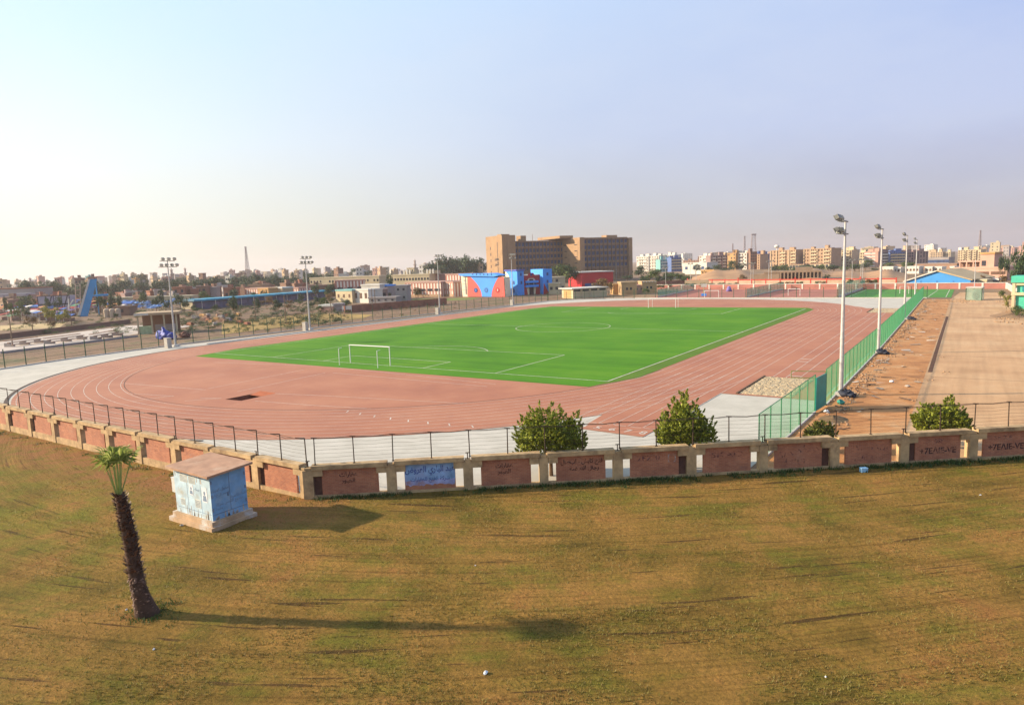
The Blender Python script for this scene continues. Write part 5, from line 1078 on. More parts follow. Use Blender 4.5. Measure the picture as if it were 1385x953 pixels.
# unfinished frame
P0, P1 = AT(1033, 345), AT(1112, 345); v_ = P1-P0; t = thing('unfinished_building', 'unfinished brown concrete frame with open columns', 'building', P0, atan2(v_.y, v_.x)); L = v_.length; h = TOP(1070, 366.5, 345); cc = paint('raw_concrete', (.36, .25, .16))
g = MB(); g.bx(0, L, 0, 10, h-.7, h); g.build('slab', cc, t); g = MB(); g.bx(0, L, 9.5, 10, 0, h-.7); g.bx(-6, L*.28, 0, 1, 0, h*.8); g.build('wall', cc, t); g = MB(); g.bx(L*.55, L*.85, 3, 8, h, h+1.6); g.build('upper_slab', cc, t)
for k in range(12): g = MB(); x = L*(.30+.7*k/11); g.bx(x-.3, x+.3, -.0, .6, 0, h-.7); g.build('column', cc, t)
# blue gable hall
P, L = frame(1226, 1315, 268, radians(-15)); D0 = DIST(P); t = thing('gable_hall', 'bright blue gabled hall with a tan roof behind the small green pitch', 'hall', P, radians(-15)); e1 = TOP(1226, 381, D0); ap = TOP(1270, 366.5, D0); e2 = TOP(1314, 378.5, D0-4)
g = MB(); g.prismy([(0, 0), (L, 0), (L, e2), (L*.5, ap), (0, e1)], 0, 24); g.build('wall', M('hall_blue', (.055, .29, .66), .6, .08, .3), t)
rf = paint('hall_roof_tan', (.55, .40, .22)); g = MB()
for xa, za, xb, zb_ in ((-.5, e1-.1, L*.5, ap+.05), (L*.5, ap+.05, L+.6, e2-.1)): g.prismy([(xa, za), (xb, zb_), (xb, zb_+.35), (xa, za+.35)], -.6, 24.5)
g.build('roof', rf, t); g = MB(); g.prismy([(-.5, e1-.12), (L*.5, ap+.03), (L*.5, ap+.33), (-.5, e1+.2)], -.7, -.61); g.build('gable_edge', white, t)
for k in range(1, 4): g = MB(); g.bx(L*k/4-.2, L*k/4+.2, -.06, .0, 0, e1+.3); g.build('pilaster', M('hall_blue_dark', (.04, .2, .5), .6), t)
# pink house
pk = paint('rose_plaster', (.56, .34, .25)); D0 = 325; t, L, H = block('pink_house', 'rose pink flat roofed house with a small tower', 'house', 1291, 1364, 361.5, D0, radians(-22), 12, pk, 0, 0, ins=0)
for fx, w_ in ((.13, 1.2), (.22, 1.2), (.33, 2.0), (.54, 5.0), (.82, 4.0), (.94, 1.2)): g = MB(); g.bx(L*fx-w_/2, L*fx+w_/2, -.06, .02, H*.45, H*.68); g.build('window', SHUT, t)
zt = TOP(1310, 354.5, D0); g = MB(); g.bx(L*.05, L*.5, 4, 10, H, zt); g.build('upper_storey', brown, t); g = MB(); g.bx(L*.02, L*.5, 2.5, 10.5, zt, zt+.5); g.build('terrace_roof', pk, t)
for k in range(4): g = MB(); x = L*(.06+.13*k); g.bx(x-.2, x+.2, 2.6, 3, H, zt); g.build('column', pk, t)
zt = TOP(1336, 343.5, D0); g = MB(); g.bx(L*.49, L*.74, 1, 8, H, zt); g.build('tower', pk, t); g = MB(); g.bx(L*.475, L*.755, .6, 8.4, zt, zt+.7); g.build('tower_roof', orange, t); g = MB(); g.bx(L*.51, L*.59, .93, 1.02, H+.6, H+2.6); g.build('window', GLASS, t)
g = MB(); g.bx(L*.95, L*.97, .5, 1, H, H+3); g.build('chimney', white, t)
block('cream_kiosk', 'cream gate kiosk in front of the pink house', 'hut', 1317, 1337, 378.5, 268, radians(-20), 5, cream, 1, 1, GLASS, 2, 1.0)
block('open_garage', 'dark open garage with concrete frame right of the cream kiosk', 'garage', 1337, 1353, 377.5, 282, radians(-20), 6, brown, 1, 2, GLASS, 2, 2, roof=white)
# teal guard booth on the right edge
tl = M('teal_booth_paint', (.07, .48, .33), .6, .12, .5); A = G(1371, 418); D0 = DIST(A); t = thing('guard_booth', 'two storey teal and cream guard booth at the right edge of the photo', 'booth', A, radians(-12)); h = TOP(1376, 373, D0)
g = MB(); g.bx(.2, 5, .2, 4, -.1, h*.42); g.build('lower_room', tl, t); g = MB(); g.bx(-.5, 5.4, -.4, 4.4, h*.42, h*.50); g.build('balcony_slab', cream, t); g = MB(); g.bx(-.4, .1, -.3, .1, -.1, h*.8); g.bx(2.2, 2.6, -.3, .1, -.1, h*.8); g.build('pillar', cream, t)
g = MB(); g.bx(.3, 5, .3, 4, h*.5, h*.72); g.build('upper_room', tl, t); g = MB(); g.bx(-.6, 5.5, -.5, 4.4, h*.80, h); g.build('roof_fascia', tl, t); g = MB(); g.bx(-.3, 5.2, -.2, 4.2, h*.72, h*.8); g.build('roof_beam', cream, t); g = MB(); g.bx(1.2, 2.1, .12, .22, h*.54, h*.70); g.bx(3.1, 4.4, .12, .22, h*.1, h*.36); g.build('window', M('booth_glass', (.03, .22, .26), .2), t)
# ticket booth and mast by the end of the net fence
A = G(1306, 406); t = thing('gate_booth', 'pale green gate booth of netting at the end of the small green pitch', 'booth', A, radians(-10)); g = MB(); g.bx(0, 3.2, 0, 3, 0, 3.0); g.build('net_wall', netmat('booth_net', (.30, .42, .32), .5), t); g = MB(); g.bx(-.1, 3.3, -.1, 3.1, 3.0, 3.15); g.build('roof', white, t)
for x in (0, 3.2): g = MB(); g.tube((x, 0, 0), (x, 0, 3.1), .08, .08, 6); g.build('post', GP2, t)
A = G(1317, 405); t = thing('lamp_pole', 'single thin pole with dark drum foot by the gate booth', 'pole', A); g = MB(); g.tube((0, 0, 0), (0, 0, TOP(1314, 352, DIST(A))), .1, .07, 8); g.build('pole', GALV, t); g = MB(); g.ball((.6, .4, 1.0), 1.0, 1.0, 1.5, 10, 7); g.build('dark_bush', M('drum_dark', (.10, .065, .06), .9, .3, 1), t)
# court equipment
for px, y, lab in ((952, 400, 'basketball stand with blue foot on the first red court'),):
    A = G(px, y); t = thing('basketball_stand', lab, 'basketball stand', A, .3); g = MB(); g.bx(-.8, .8, -.6, .6, 0, .7); g.build('foot', cB, t); g = MB(); g.tube((0, 0, .5), (0, -.3, 3.4), .12, .1); g.build('post', M('olive_post', (.35, .42, .2), .6), t); g = MB(); g.bx(-.9, .9, -.9, -.85, 2.9, 4.0); g.tube((0, -.3, 3.3), (0, -.88, 3.3), .05, .05); g.build('backboard', white, t)
A = G(986, 394); g = MB(); g.tube((0, 0, 0), (0, 0, 1.5), 1.1, .6, 10); g.ball((0, 0, 1.5), .6, .6, .4, 10, 6); o = g.build('covered_heap', M('violet_cover', (.22, .16, .42), .7, .2, 1), None, True); o.location = A; tag(o, 'violet covered heap standing on the red court', 'covered heap')
def cgoal(px0, px1, yb, lab):
    A, B_ = G(px0, yb), G(px1, yb); v_ = B_-A; t = thing('court_goal', lab, 'goal', A, atan2(v_.y, v_.x), 'small goals of the courts'); L = v_.length; f = MB(); f.path([(0, 0, 0), (0, 0, 2.1), (L, 0, 2.1), (L, 0, 0)], .07, 6); f.build('frame', wm, t)
cgoal(1066, 1082, 400, 'small white goal on the red court before the pink wall'); cgoal(953, 972, 402, 'small white goal close behind the far fence'); cgoal(1217, 1229, 397, 'small white goal on the green court')
# small double lamp poles of the courts, flag poles and utility poles
def lampole(label, px, yb, yt, name='court_lamp', cat='lamp', r=.11, lamps=2, mat_=None, group='lamp poles beyond the far fence'):
    A = G(px, yb); h = TOP(px-1, yt, DIST(A)); t = thing(name, label, cat, A, 0, group); g = MB(); g.tube((0, 0, 0), (0, 0, h), r, r*.7, 7); g.build('pole', mat_ or GALV, t)
    if lamps: g = MB(); g.bx(-1.1, 1.1, -.06, .06, h-.15, h-.02); g.build('crossarm', LAMPB, t)
    for k in range(lamps): g = MB(); x = -.8+1.6*k/max(1, lamps-1); g.bx(x-.3, x+.3, -.35, .1, h, h+.45); g.build('lamp', LAMPB, t)
for px, yb, yt, l in ((900.5, 388, 362, 'thin lamp pole before the teal block of flats'), (934, 386, 357, 'thin lamp pole before the white office'), (941.5, 386, 360, 'second thin lamp pole before the white office'), (1015.5, 386, 357, 'left one of a pair of lamp poles before the mauve flats'), (1018.5, 385, 356, 'right one of a pair of lamp poles before the mauve flats'), (1039.5, 383, 354, 'left one of a pair of lamp poles before the tan flats with balconies'), (1043, 384, 353, 'right one of a pair of lamp poles before the tan flats with balconies'), (1152, 386, 352, 'single lamp pole left of the pair before the sand hill'), (1164, 383, 351.5, 'left one of the pair of lamp poles before the sand hill'), (1166.5, 384, 351, 'right one of the pair of lamp poles before the sand hill')): lampole(l, px, yb, yt)
lampole('left flag pole in front of the brown concrete building', 827.5, 378, 352, 'flag_pole', 'pole', .1, 1, white, 'flag poles at the red hall'); lampole('right flag pole in front of the brown concrete building', 833.5, 378, 352.5, 'flag_pole', 'pole', .1, 1, white, 'flag poles at the red hall')
wood = M('pole_wood', (.20, .14, .09), .9, .3, 1)
for px, yb, yt, l in ((346, 434, 402, 'wooden pole at the end of the blue canopy'), (387, 438, 399, 'wooden pole in the dry yellow field'), (448, 424, 398, 'wooden pole beside the pink hut'), (504, 420, 390, 'left wooden pole before the villas'), (508, 419, 391, 'right wooden pole before the villas'), (563, 411, 395, 'pale short pole before the striped school'), (232, 440, 412, 'wooden pole behind the shelter'), (97, 442, 424, 'thick short post by the path wall'), (17, 466, 428, 'thin pole left of the seats by the path')): lampole(l, px, yb, yt, 'utility_pole', 'pole', .13, 0, wood, 'utility poles left of the pitch')
# lattice mast, minarets, antennas
def lattice(label, px, yt, D, w0, w1, cat='mast'):
    A = AT(px, D); h = TOP(px, yt, D); t = thing('lattice_mast', label, cat, A, .4, 'lattice masts on the skyline'); mt_ = M('mast_steel', (.30, .24, .24), .6, .2, .2)
    cn = [(-1, -1), (1, -1), (1, 1), (-1, 1)]
    for cx, cy in cn: g = MB(); g.tube((cx*w0, cy*w0, 0), (cx*w1, cy*w1, h), .28, .2, 5); g.build('leg', mt_, t)
    g = MB(); n = 12
    for k in range(n):
        wa = lerp(w0, w1, k/n); wb = lerp(w0, w1, (k+1)/n); za, zb_ = h*k/n, h*(k+1)/n
        for i in range(4): a, c_ = cn[i], cn[(i+1) % 4]; g.tube((a[0]*wa, a[1]*wa, za), (c_[0]*wb, c_[1]*wb, zb_), .12, .12, 4); g.tube((a[0]*wb, a[1]*wb, zb_), (c_[0]*wb, c_[1]*wb, zb_), .12, .12, 4)
    g.build('lattice', mt_, t); g = MB(); g.bx(-w1*1.6, w1*1.6, -w1*1.6, w1*1.6, h, h+1.2); g.build('platform', mt_, t)
lattice('tall thin lattice mast on the left skyline', 335, 335, 800, 2.2, .5); lattice('wide lattice mast over the flats right of the brown building', 1019, 318, 720, 3.2, 1.4); lattice('slim dark mast left of the wide lattice mast', 1007, 321, 700, 1.0, .4); lattice('tallest faint mast above the pink house', 1325, 313, 900, 1.6, .4); lattice('small dark aerial on the tan tower block', 991, 331, 690, .7, .3); lattice('aerial far behind the floodlights on the right', 1243, 333, 1100, 1, .4)
def minaret(label, px, yt, D):
    A = AT(px, D); h = TOP(px, yt, D); t = thing('minaret', label, 'minaret', A, 0, 'minarets on the skyline'); mt_ = paint('minaret_stone', (.42, .32, .26)); g = MB(); g.tube((0, 0, 0), (0, 0, h*.7), 1.9, 1.5, 10); g.tube((0, 0, h*.7), (0, 0, h*.88), 1.1, 1.0, 10); g.tube((0, 0, h*.92), (0, 0, h), .7, .05, 8); g.build('shaft', mt_, t); g = MB(); g.tube((0, 0, h*.68), (0, 0, h*.71), 2.5, 2.5, 10); g.tube((0, 0, h*.88), (0, 0, h*.91), 1.7, 1.7, 10); g.build('balcony', mt_, t)
minaret('stout minaret behind the leftmost floodlight mast', 232.5, 362, 720); minaret('slender minaret right of the leftmost floodlight mast', 251, 361, 900); minaret('minaret above the far left trees', 41, 374.5, 900); minaret('minaret left of the dark grove', 561.5, 350, 900); minaret('thin distant minaret beside the dark grove', 575, 356, 1100)

# ---- apartment blocks on the right skyline: (x0, x1, ytop, D, phi, depth, wall, floors, cols, label, balcony)
rp = radians(-18)
ap_ = [
 (861, 877, 347, 760, rp, 14, white, 5, 5, 'white flats with stepped roofs right of the brown building', ([.5], .7)), (878, 891, 346, 750, rp, 14, white, 5, 4, 'second white flats with stepped roofs right of the brown building', ([.5], .7)), (888, 899, 348, 770, rp, 14, paint('mint', (.50, .60, .46)), 5, 4, 'mint green flats beside the second white flats', None),
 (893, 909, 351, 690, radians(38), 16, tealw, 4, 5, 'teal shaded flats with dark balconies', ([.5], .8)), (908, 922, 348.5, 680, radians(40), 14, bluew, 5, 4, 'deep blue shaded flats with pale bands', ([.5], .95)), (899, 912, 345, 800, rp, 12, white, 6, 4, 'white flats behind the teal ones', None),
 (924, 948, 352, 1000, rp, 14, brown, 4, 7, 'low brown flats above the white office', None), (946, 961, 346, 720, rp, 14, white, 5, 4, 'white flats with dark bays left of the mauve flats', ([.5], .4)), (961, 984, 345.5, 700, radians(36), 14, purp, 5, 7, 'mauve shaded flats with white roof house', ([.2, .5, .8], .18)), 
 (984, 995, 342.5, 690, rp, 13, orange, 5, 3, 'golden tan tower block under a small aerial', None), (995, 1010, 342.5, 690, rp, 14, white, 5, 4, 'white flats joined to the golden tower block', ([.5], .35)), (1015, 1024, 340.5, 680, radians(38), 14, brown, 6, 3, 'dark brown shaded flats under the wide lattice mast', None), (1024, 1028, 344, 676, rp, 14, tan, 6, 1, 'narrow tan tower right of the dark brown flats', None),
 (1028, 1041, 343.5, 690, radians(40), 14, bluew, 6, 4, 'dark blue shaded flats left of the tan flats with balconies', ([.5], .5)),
 (1042, 1077, 338.5, 640, rp, 16, tan, 6, 9, 'tan flats with bowed balconies and a roof water tank', ([.5, .9], .2)), (1077, 1088, 341, 690, radians(20), 14, brown, 6, 3, 'brown recessed flats between the two tan blocks', None), (1087, 1125, 336.5, 630, rp, 16, tan, 6, 10, 'wide tan flats with bowed balconies right of the recessed block', ([.38, .85], .2)), (1124, 1136, 339.5, 630, radians(50), 14, purp, 6, 3, 'side of the wide tan flats, its shade painted as a mauve block', None),  # last block: dark side of the tan flats, shade painted in as mauve
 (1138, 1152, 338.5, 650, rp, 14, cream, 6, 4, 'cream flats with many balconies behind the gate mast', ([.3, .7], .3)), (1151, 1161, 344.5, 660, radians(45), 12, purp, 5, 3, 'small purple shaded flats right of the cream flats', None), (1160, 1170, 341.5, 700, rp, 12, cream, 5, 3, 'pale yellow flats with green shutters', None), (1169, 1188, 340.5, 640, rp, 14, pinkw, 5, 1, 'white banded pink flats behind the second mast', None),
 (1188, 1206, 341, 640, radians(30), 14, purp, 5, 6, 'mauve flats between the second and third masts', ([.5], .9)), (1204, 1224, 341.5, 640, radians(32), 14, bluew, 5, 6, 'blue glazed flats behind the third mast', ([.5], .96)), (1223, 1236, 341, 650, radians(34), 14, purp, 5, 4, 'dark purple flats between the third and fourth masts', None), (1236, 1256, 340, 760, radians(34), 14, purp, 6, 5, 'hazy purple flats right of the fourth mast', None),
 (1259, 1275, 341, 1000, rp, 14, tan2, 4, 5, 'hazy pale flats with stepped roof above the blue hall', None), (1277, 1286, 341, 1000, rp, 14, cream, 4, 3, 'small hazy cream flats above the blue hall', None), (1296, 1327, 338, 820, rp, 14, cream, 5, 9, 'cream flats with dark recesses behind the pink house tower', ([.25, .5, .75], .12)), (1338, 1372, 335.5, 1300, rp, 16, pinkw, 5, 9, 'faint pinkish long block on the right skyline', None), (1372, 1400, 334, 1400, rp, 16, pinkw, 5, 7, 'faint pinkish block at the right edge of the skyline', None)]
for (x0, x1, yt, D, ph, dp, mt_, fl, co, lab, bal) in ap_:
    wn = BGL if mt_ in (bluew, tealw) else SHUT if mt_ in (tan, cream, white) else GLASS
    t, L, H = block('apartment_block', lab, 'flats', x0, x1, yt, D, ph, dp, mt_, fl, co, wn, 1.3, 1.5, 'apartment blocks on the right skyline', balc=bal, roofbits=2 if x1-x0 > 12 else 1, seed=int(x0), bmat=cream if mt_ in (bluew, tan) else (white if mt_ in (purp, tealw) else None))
    if mt_ is pinkw and x0 == 1169:
        for j in range(fl): g = MB(); g.bx(0, L*.8, -.1, .0, H*(j+.25)/fl, H*(j+.62)/fl); g.build('white_band', white, t)
    if x0 == 1042: g = MB(); g.tube((3, 5, H), (3, 5, H+2.5), .4, .4, 8); g.ball((3, 5, H+3.6), 2.2, 2.2, 1.5, 10, 6); g.build('water_tank', white, t)
    if x0 in (1042, 1087):
        for k in range(5): g = MB(); x = L*k/4.2; g.bx(x, x+.9, -.5, 0, 0, H); g.build('pier', tan2, t)
block('white_office', 'long white office with a tree before it', 'office', 923, 956, 355.5, 560, rp, 14, white, 1, 3, BGL, 2.4, 2.2)
block('orange_shed', 'low orange shed below the white office', 'shed', 948, 966, 365, 500, rp, 5, orange, 1, 4, SHUT, 1, 1)
for x0, x1, yt, l in ((1191, 1209, 361, 'low white sheds with small dark doors left of the third mast'), (1209, 1219, 362, 'tiny white shed left of the third mast'), (1226, 1244, 360.5, 'low white sheds between the third and fourth masts'), (1252, 1262, 361, 'small white shed above the blue hall roof'), (1265, 1275, 361, 'white wall piece above the apex of the blue hall'), (1286, 1292, 360.5, 'small white block beside the pink house')): block('white_shed', l, 'shed', x0, x1, yt, 430, rp, 6, white, 1, max(2, int((x1-x0)/4)), SHUT, 1, 1.2)
block('long_brown_roof', 'long brown flat roof on the rise behind the white sheds', 'shed', 1190, 1295, 357.5, 520, rp, 20, paint('earth_brown', (.33, .20, .13)), 0, 0)
block('market_hall', 'grey hall with open bays under the hazy flats', 'hall', 1256, 1284, 348.5, 640, rp, 12, greyw, 1, 4, BGL, 4, 2.2)
for x0, x1, yt, l in ((1068, 1088, 357.5, 'pale ground floor shops below the tan flats'), (1090, 1122, 356.5, 'pale ground floor shops below the wide tan flats')): block('shop_row', l, 'shops', x0, x1, yt, 610, rp, 8, cream, 1, 5, GLASS, 2.2, 2.4, roof=brown)

# ---- small houses of the hazy town on the left skyline, and behind the right-hand flats
rnd = random.Random(77); cols_ = [tan2, cream, white, tan, pinkw, greyw, brown, tan2, white]
def house(px, yt, D, w_px, mt_, label, group):
    A = AT(px, D); h = max(3.5, TOP(px, yt, D)); w_ = max(4, w_px*PXM(px, D)); g = MB(); d = w_*rnd.uniform(.6, 1); g.bx(-w_/2, w_/2, 0, d, -.5, h); g.bx(-w_/2-.2, w_/2+.2, -.2, d+.2, h-.3, h+.3)
    if rnd.random() < .7: x = rnd.uniform(-w_*.3, w_*.2); g.bx(x, x+w_*.3, d*.2, d*.6, h+.3, h+rnd.uniform(1., 2.2))
    g.cur = 1; nf = max(1, int(h/3.4)); nc = max(2, int(w_/3.5))
    for j in range(nf):
        for i in range(nc):
            if rnd.random() < .85: cx = -w_/2+w_*(i+.5)/nc; zz = h*(j+.5)/nf; g.bx(cx-.6, cx+.6, -.06, -.001, zz-.7, zz+.7)
    o = g.build('town_house', [mt_, GLASS]); o.location = A; o.rotation_euler.z = rnd.choice([radians(-10), radians(30), radians(-25), radians(10)]); tag(o, label, 'house', group); return o
cn_ = {id(tan2): 'sand coloured', id(cream): 'cream', id(white): 'white', id(tan): 'tan', id(pinkw): 'pinkish', id(greyw): 'grey', id(brown): 'brown'}
for k in range(160):
    px = rnd.uniform(-10, 655); D = rnd.uniform(480, 1500); hz = HZ(px); yt = hz+rnd.uniform(-4.5, 6)-(1 if D > 900 else 0)
    mt_ = rnd.choice(cols_); house(px, yt, D, rnd.uniform(5, 12), mt_, 'tiny %s flat roofed house in the hazy town on the left skyline' % cn_[id(mt_)], '%s houses of the left town' % cn_[id(mt_)])
for k in range(58):
    px = rnd.uniform(862, 1395); D = rnd.uniform(850, 1700); hz = HZ(px); yt = hz-rnd.uniform(-1, 7); mt_ = rnd.choice(cols_)
    house(px, yt, D, rnd.uniform(8, 16), mt_, 'small hazy %s block far behind the right hand flats' % cn_[id(mt_)], '%s blocks behind the flats' % cn_[id(mt_)])
for k in range(80):
    px = rnd.uniform(-5, 450); D = rnd.uniform(275, 380); yt = HZ(px)+rnd.uniform(20, 31); mt_ = rnd.choice([brown, brown, purp, brown, greyw, rwall, rwall, tan]); nm_ = {id(brown): 'brown', id(purp): 'mauve', id(tan): 'tan', id(greyw): 'grey', id(pinkw): 'pinkish', id(rwall): 'brick red'}[id(mt_)]
    if 95 < px < 130: continue
    if px > 235: D = rnd.uniform(345, 430); yt = HZ(px)+rnd.uniform(15, 22)
    else: D = rnd.uniform(340, 410); yt = HZ(px)+rnd.uniform(18, 26)
    house(px, yt, D, rnd.uniform(8, 22), mt_, 'low %s shed among the clutter left of the pitch' % nm_, '%s sheds of the left clutter' % nm_)
for px, yt, D, w_, mt_, l in ((118, 373.5, 600, 8, tealw, 'teal block with flat top behind the slide'), (165, 371.5, 560, 9, cream, 'stepped cream house with roof hut in the left town'), (180, 377, 560, 8, orange, 'golden square house below the blue tree mound'), (223, 374.5, 600, 10, pinkw, 'pink house left of the stout minaret'), (243, 375, 640, 13, tan2, 'wide sand coloured house between the minarets'), (75, 382.5, 560, 9, tan2, 'sand coloured house row left of the slide'), (108, 382, 520, 11, cream, 'cream house right behind the scaffold tower'), (290, 374, 640, 16, tan2, 'broad sand coloured house left of the lattice mast'), (348, 371.5, 700, 9, purp, 'purple house right of the lattice mast foot')): house(px, yt, D, w_, mt_, l, None)

# ---------------------------------------------------------------- trees in the distance
def proto(name, mat_, lobes, n, size, seed, trunk_h=.32):
    g = MB(); crown_mesh(g, lobes, n, size, random.Random(seed), .35); cm = g.mesh('crown', mat_); g = MB(); g.tube((0, 0, -.05), (0, 0, trunk_h), .035, .025, 6); 
    for a in (0, 2.1, 4.2): g.tube((0, 0, trunk_h*.8), (.2*cos(a), .2*sin(a), trunk_h+.22), .018, .01, 5)
    return cm, g.mesh('trunk', trunkm)
lf1 = leafmat('distant_dark_leaves', (.018, .042, .014), (.06, .095, .028), .15); lf2 = leafmat('distant_green_leaves', (.04, .07, .016), (.115, .145, .035), .2); lf3 = leafmat('distant_yellow_leaves', (.12, .13, .02), (.30, .27, .05), .25); lf4 = leafmat('dry_brown_leaves', (.10, .06, .02), (.24, .15, .06), .2)
def lob(r, n, seed, base=.3):
    rr_ = random.Random(seed); return [(rr_.uniform(-.32, .32), rr_.uniform(-.32, .32), base+.32+rr_.uniform(-.16, .24), rr_.uniform(.15, .25), rr_.uniform(.15, .25), rr_.uniform(.12, .2)) for _ in range(n)]
PR = {}
for nm, mt_ in (('dark', lf1), ('green', lf2), ('yellow', lf3), ('dry', lf4)): PR[nm] = [proto(nm, mt_, lob(1, 11, 10*i+len(nm)), 620, .052, i+3) for i in range(3)]
PR['palm'] = []
g = MB()
for i in range(16):
    a = i*2.4; e = .9-.09*i; pr_ = Vector((0, 0, .8)); 
    for s in range(5):
        q = pr_+Vector((cos(a)*.08, sin(a)*.08, .07*e-.035*s)); tn = Vector((-sin(a), cos(a), 0))*.035*(1-s/6); g.add([pr_-tn, pr_+tn, q+tn, q-tn], [(0, 1, 2, 3)]); pr_ = q
cm = g.mesh('crown', lf1); g = MB(); g.tube((0, 0, 0), (0, 0, .8), .03, .022, 6); PR['palm'].append((cm, g.mesh('trunk', trunkm)))
rt = random.Random(99)
def far_tree(kind, px, ytop, wpx, D, label, group=None, squash=1.):
    A = AT(px, D); h = max(2, TOP(px, ytop, D)); w_ = wpx*PXM(px, D); cm, tm = rt.choice(PR[kind]); t = thing('palm_tree' if kind == 'palm' else 'tree', label, 'tree', A, rt.uniform(0, 6), group)
    c_ = inst(cm, 'crown', t); k = inst(tm, 'trunk', t); t.scale = (w_, w_, h/ .95) if kind != 'palm' else (h*.9, h*.9, h*.98); return t
spec = [('green', 756, 357.5, 34, 345, 'round green tree right of the blue towers'), ('dark', 771, 360, 30, 350, 'dark tree before the red hall left end'), ('dry', 812, 376, 26, 262, 'hay coloured tree behind the long cream hut'), ('dry', 822, 381, 16, 255, 'brown drooping tree beside the sandy hut'), ('dark', 848, 372, 18, 420, 'dark tree at the foot of the brown building'), ('green', 882, 364, 26, 330, 'big green tree behind the sandy huts'), ('dark', 868, 360, 24, 420, 'dark tree right of the brown building corner'), ('dark', 908, 368, 24, 400, 'dark bushes below the teal flats'), ('green', 874, 390, 10, 246, 'small clipped tree beside the far fence'),
 ('yellow', 62, 414, 30, 232, 'bright yellow green tree in front of the fairground'), ('yellow', 78, 418, 22, 236, 'lower yellow green tree right of the bright one'), ('dry', 36, 428, 22, 215, 'brown dry bush left of the yellow tree'), ('green', 84, 424, 16, 240, 'green bush right of the yellow tree'), ('dry', 62, 434, 14, 210, 'small brown shrub below the yellow tree'), ('green', 188, 428, 22, 250, 'green shrub left of the shelter'), ('dark', 152, 424, 10, 240, 'dark slim tree before the brown block'), ('dark', 344, 404, 11, 235, 'dark round tree at the end of the blue canopy'),
 ('dark', 525, 369.5, 12, 320, 'dark roundish tree between the cream school wings'), ('dark', 411, 369, 16, 420, 'dark tree behind the second mast from the left'), ('dark', 941, 358, 16, 540, 'dark tree in front of the white office'), ('green', 968, 358, 16, 520, 'green tree right of the white office'), ('green', 992, 352, 16, 560, 'olive tree in front of the golden tower block'), ('dark', 1003, 356, 16, 560, 'dark tree in front of the white flats'), ('dark', 960, 362, 22, 500, 'dark low tree above the sand hill'), ('dark', 984, 361, 24, 490, 'dark low tree beyond the sand hill'),
 ('green', 1062, 357, 12, 520, 'green tree below the tan flats with balconies'), ('dark', 1052, 359, 18, 510, 'dark tree below the tan flats with balconies'), ('dark', 1088, 358, 22, 500, 'dark tree before the shops'), ('dark', 1080, 361, 18, 440, 'dark tree on the unfinished frame'), ('dark', 1128, 358, 16, 500, 'dark tree below the mauve side block'), ('green', 1144, 360, 16, 480, 'green tree below the cream flats'), ('green', 1156, 357, 12, 500, 'green tree below the purple flats'), ('green', 1176, 350.5, 16, 560, 'olive tree before the white banded flats'), ('dark', 1184, 362, 12, 480, 'dark shrub before the white banded flats'), ('dark', 1120, 371, 10, 340, 'round dark bush on the sand hill'), ('dry', 1005, 371, 12, 330, 'dry bush on the left of the sand hill'),
 ('dark', 1355, 343, 12, 300, 'dark tree right of the pink house tower'), ('dark', 1364, 345, 12, 290, 'second dark tree right of the pink house'), ('dark', 1380, 338, 30, 235, 'big dark tree at the right edge'), ('dark', 1390, 328, 26, 230, 'tallest dark tree at the right edge'), ('dark', 1378, 352, 24, 225, 'lower dark tree before the big tree at the right edge'), ('dry', 1360, 372, 16, 262, 'brown creeper mass beside the white side wall'), ('dry', 1330, 372, 12, 275, 'bare dry tree before the pink house'),
 ('green', 1357, 393, 11, 200, 'low olive bush beside the white side wall'), ('yellow', 1366, 399, 13, 182, 'rounded yellow bush before the white side wall'), ('yellow', 1366, 411, 9, 165, 'small yellow bush left of the teal booth'), ('green', 1378, 414, 18, 152, 'green bush at the foot of the teal booth'), ('green', 1384, 420, 18, 146, 'lower green bush at the right edge')]
for s in spec: far_tree(*s)
for i in range(16):
    px = 584+66*i/15; far_tree('dark', px, 347+5*abs(sin(px*.21))+ (6 if px < 592 else 0), 26, 520+rt.uniform(-25, 25), 'tall dark tree of the grove left of the brown building', 'grove of dark trees')
def stuff_row(n, x0, x1, yo0, yo1, D0, D1, w0, w1, kinds, name):   # a far mass of trees that reads as one
    g = MB()
    for i in range(n):
        px = rt.uniform(x0, x1); D = rt.uniform(D0, D1); A = AT(px, D); h = max(2, TOP(px, HZ(px)+rt.uniform(yo0, yo1), D))/.95; w_ = rt.uniform(w0, w1)*PXM(px, D); cm, tm = rt.choice(PR[rt.choice(kinds)]); a = rt.uniform(0, 6); ca_, sa_ = cos(a)*w_, sin(a)*w_
        g.add([(A.x+v.co.x*ca_-v.co.y*sa_, A.y+v.co.x*sa_+v.co.y*ca_, v.co.z*h) for v in cm.vertices], [tuple(p.vertices) for p in cm.polygons])
    struct(g.build(name, [lf1]), 'stuff')
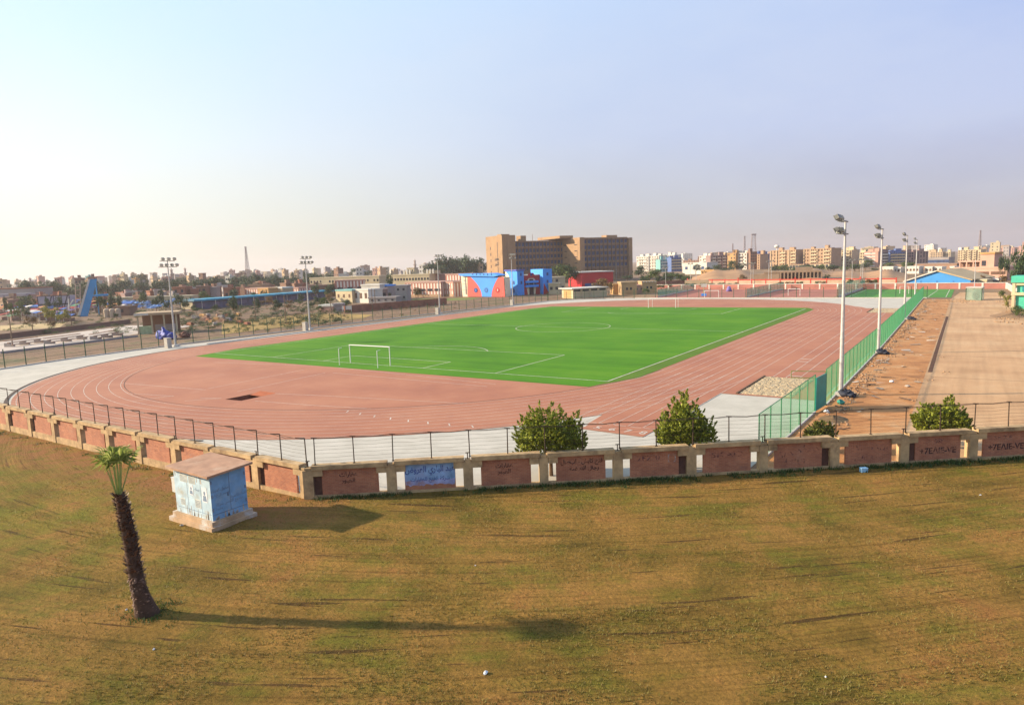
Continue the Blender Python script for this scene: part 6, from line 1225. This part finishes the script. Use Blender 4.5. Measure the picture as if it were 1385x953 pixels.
def scrub(n, x0, x1, y0, y1, kinds, name, hmin, hmax, mt_):            # low scrub nobody would count
    g = MB()
    for i in range(n):
        A = G(rt.uniform(x0, x1), rt.uniform(y0, y1)); 
        if A.x > -57: continue
        h = rt.uniform(hmin, hmax); w_ = h*rt.uniform(1.2, 2.6); cm, tm = rt.choice(PR[rt.choice(kinds)]); a = rt.uniform(0, 6); ca_, sa_ = cos(a)*w_, sin(a)*w_; vs = cm.vertices; k = rt.randrange(3)
        fs = [tuple(p.vertices) for p in list(cm.polygons)[k::3]]; used = sorted({q for f in fs for q in f}); ix = {q: j for j, q in enumerate(used)}
        g.add([(A.x+vs[q].co.x*ca_-vs[q].co.y*sa_, A.y+vs[q].co.x*sa_+vs[q].co.y*ca_, (vs[q].co.z-.28)*h) for q in used], [tuple(ix[q] for q in f) for f in fs])
    struct(g.build(name, mt_), 'stuff')
def row(n, x0, x1, yo0, yo1, D0, D1, w0, w1, kinds, label, group):
    for i in range(n):
        px = rt.uniform(x0, x1); far_tree(rt.choice(kinds), px, HZ(px)+rt.uniform(yo0, yo1), rt.uniform(w0, w1), rt.uniform(D0, D1), label, group)
stuff_row(120, 96, 445, 3, 13, 430, 540, 16, 30, ['dark', 'dark', 'green'], 'treeline')
row(12, 22, 80, 0, 8, 420, 480, 22, 34, ['dark'], 'dense dark tree of the clump left of the slide', 'dark clump left of the slide')
row(10, 76, 130, 6, 12, 470, 520, 18, 26, ['dark', 'green'], 'bluish dark tree between the stand and the slide', 'trees behind the stand')
row(8, 168, 205, -5, 2, 620, 680, 18, 26, ['dark'], 'hazy blue green tree of the mound behind the town houses', 'blue green mound')
row(6, 10, 45, 18, 26, 330, 370, 14, 22, ['dark', 'green'], 'dark tree in front of the grey hall', 'trees before the grey hall')
stuff_row(70, 0, 640, -2, 5, 600, 1200, 8, 16, ['dark', 'dark', 'green'], 'treeline')
row(9, 860, 940, 18, 24, 330, 380, 12, 20, ['green', 'dark'], 'low green bush behind the red brick wall', 'bushes behind the brick wall')
row(14, 890, 1000, 37, 41, 285, 300, 10, 16, ['green', 'green', 'dry'], 'olive shrub of the row behind the pink court wall', 'shrubs behind the court wall')
row(22, 960, 1215, 36, 42, 282, 296, 5, 12, ['green', 'dry'], 'small shrub along the beige panel fence', 'shrubs along the beige fence')
row(26, 1040, 1260, 14, 18, 480, 540, 10, 18, ['dark', 'green'], 'dark shrub below the right hand flats', 'shrubs below the flats')
row(14, 440, 596, 26, 34, 270, 300, 8, 14, ['green', 'dry', 'dark'], 'low shrub around the villas and school', 'shrubs around the villas')
row(34, 250, 480, 30, 54, 215, 285, 8, 16, ['dry', 'green', 'dark'], 'low dusty shrub on the waste ground left', 'shrubs on the waste ground')
row(40, -5, 260, 18, 36, 250, 380, 8, 18, ['dark', 'dark', 'green'], 'dark small tree among the fairground stalls', 'trees of the fairground')
row(22, 260, 460, 14, 30, 290, 400, 10, 20, ['dark', 'dark', 'green'], 'dark tree around the long blue canopy', 'trees round the canopy')
scrub(330, -5, 480, 412, 452, ['dark'], 'undergrowth', .5, 1.5, lf2); scrub(220, 100, 620, 405, 445, ['dry'], 'dry_scrub', .4, 1.2, lf4); scrub(160, 240, 460, 408, 440, ['dark'], 'dark_scrub', .8, 2.2, lf1)
row(3, 370, 480, 0, 1, 600, 700, 5, 6, ['palm'], 'distant palm over the roofs of the left town', 'palms on the skyline')
for px, yt in ((343, 366), (268, 374), (395, 365), (451, 362.5), (494, 364)): far_tree('palm', px, yt, 6, 640, 'lone palm on the left skyline', 'palms on the skyline')

# ---------------------------------------------------------------- the dusty air
g = MB(); g.bx(-3600, 2600, -300, 4100, -2.2, 85); hz_ = g.build('haze', []); struct(hz_, 'stuff')
hm = bpy.data.materials.new('haze'); hm.use_nodes = True; nt = hm.node_tree; nt.nodes.clear(); out = N(nt, 'ShaderNodeOutputMaterial'); pv = N(nt, 'ShaderNodeVolumePrincipled'); pv.inputs['Color'].default_value = (.80, .74, .76, 1); pv.inputs['Density'].default_value = .00019; pv.inputs['Anisotropy'].default_value = .35
nt.links.new(pv.outputs[0], out.inputs['Volume']); hz_.data.materials.clear(); hz_.data.materials.append(hm)
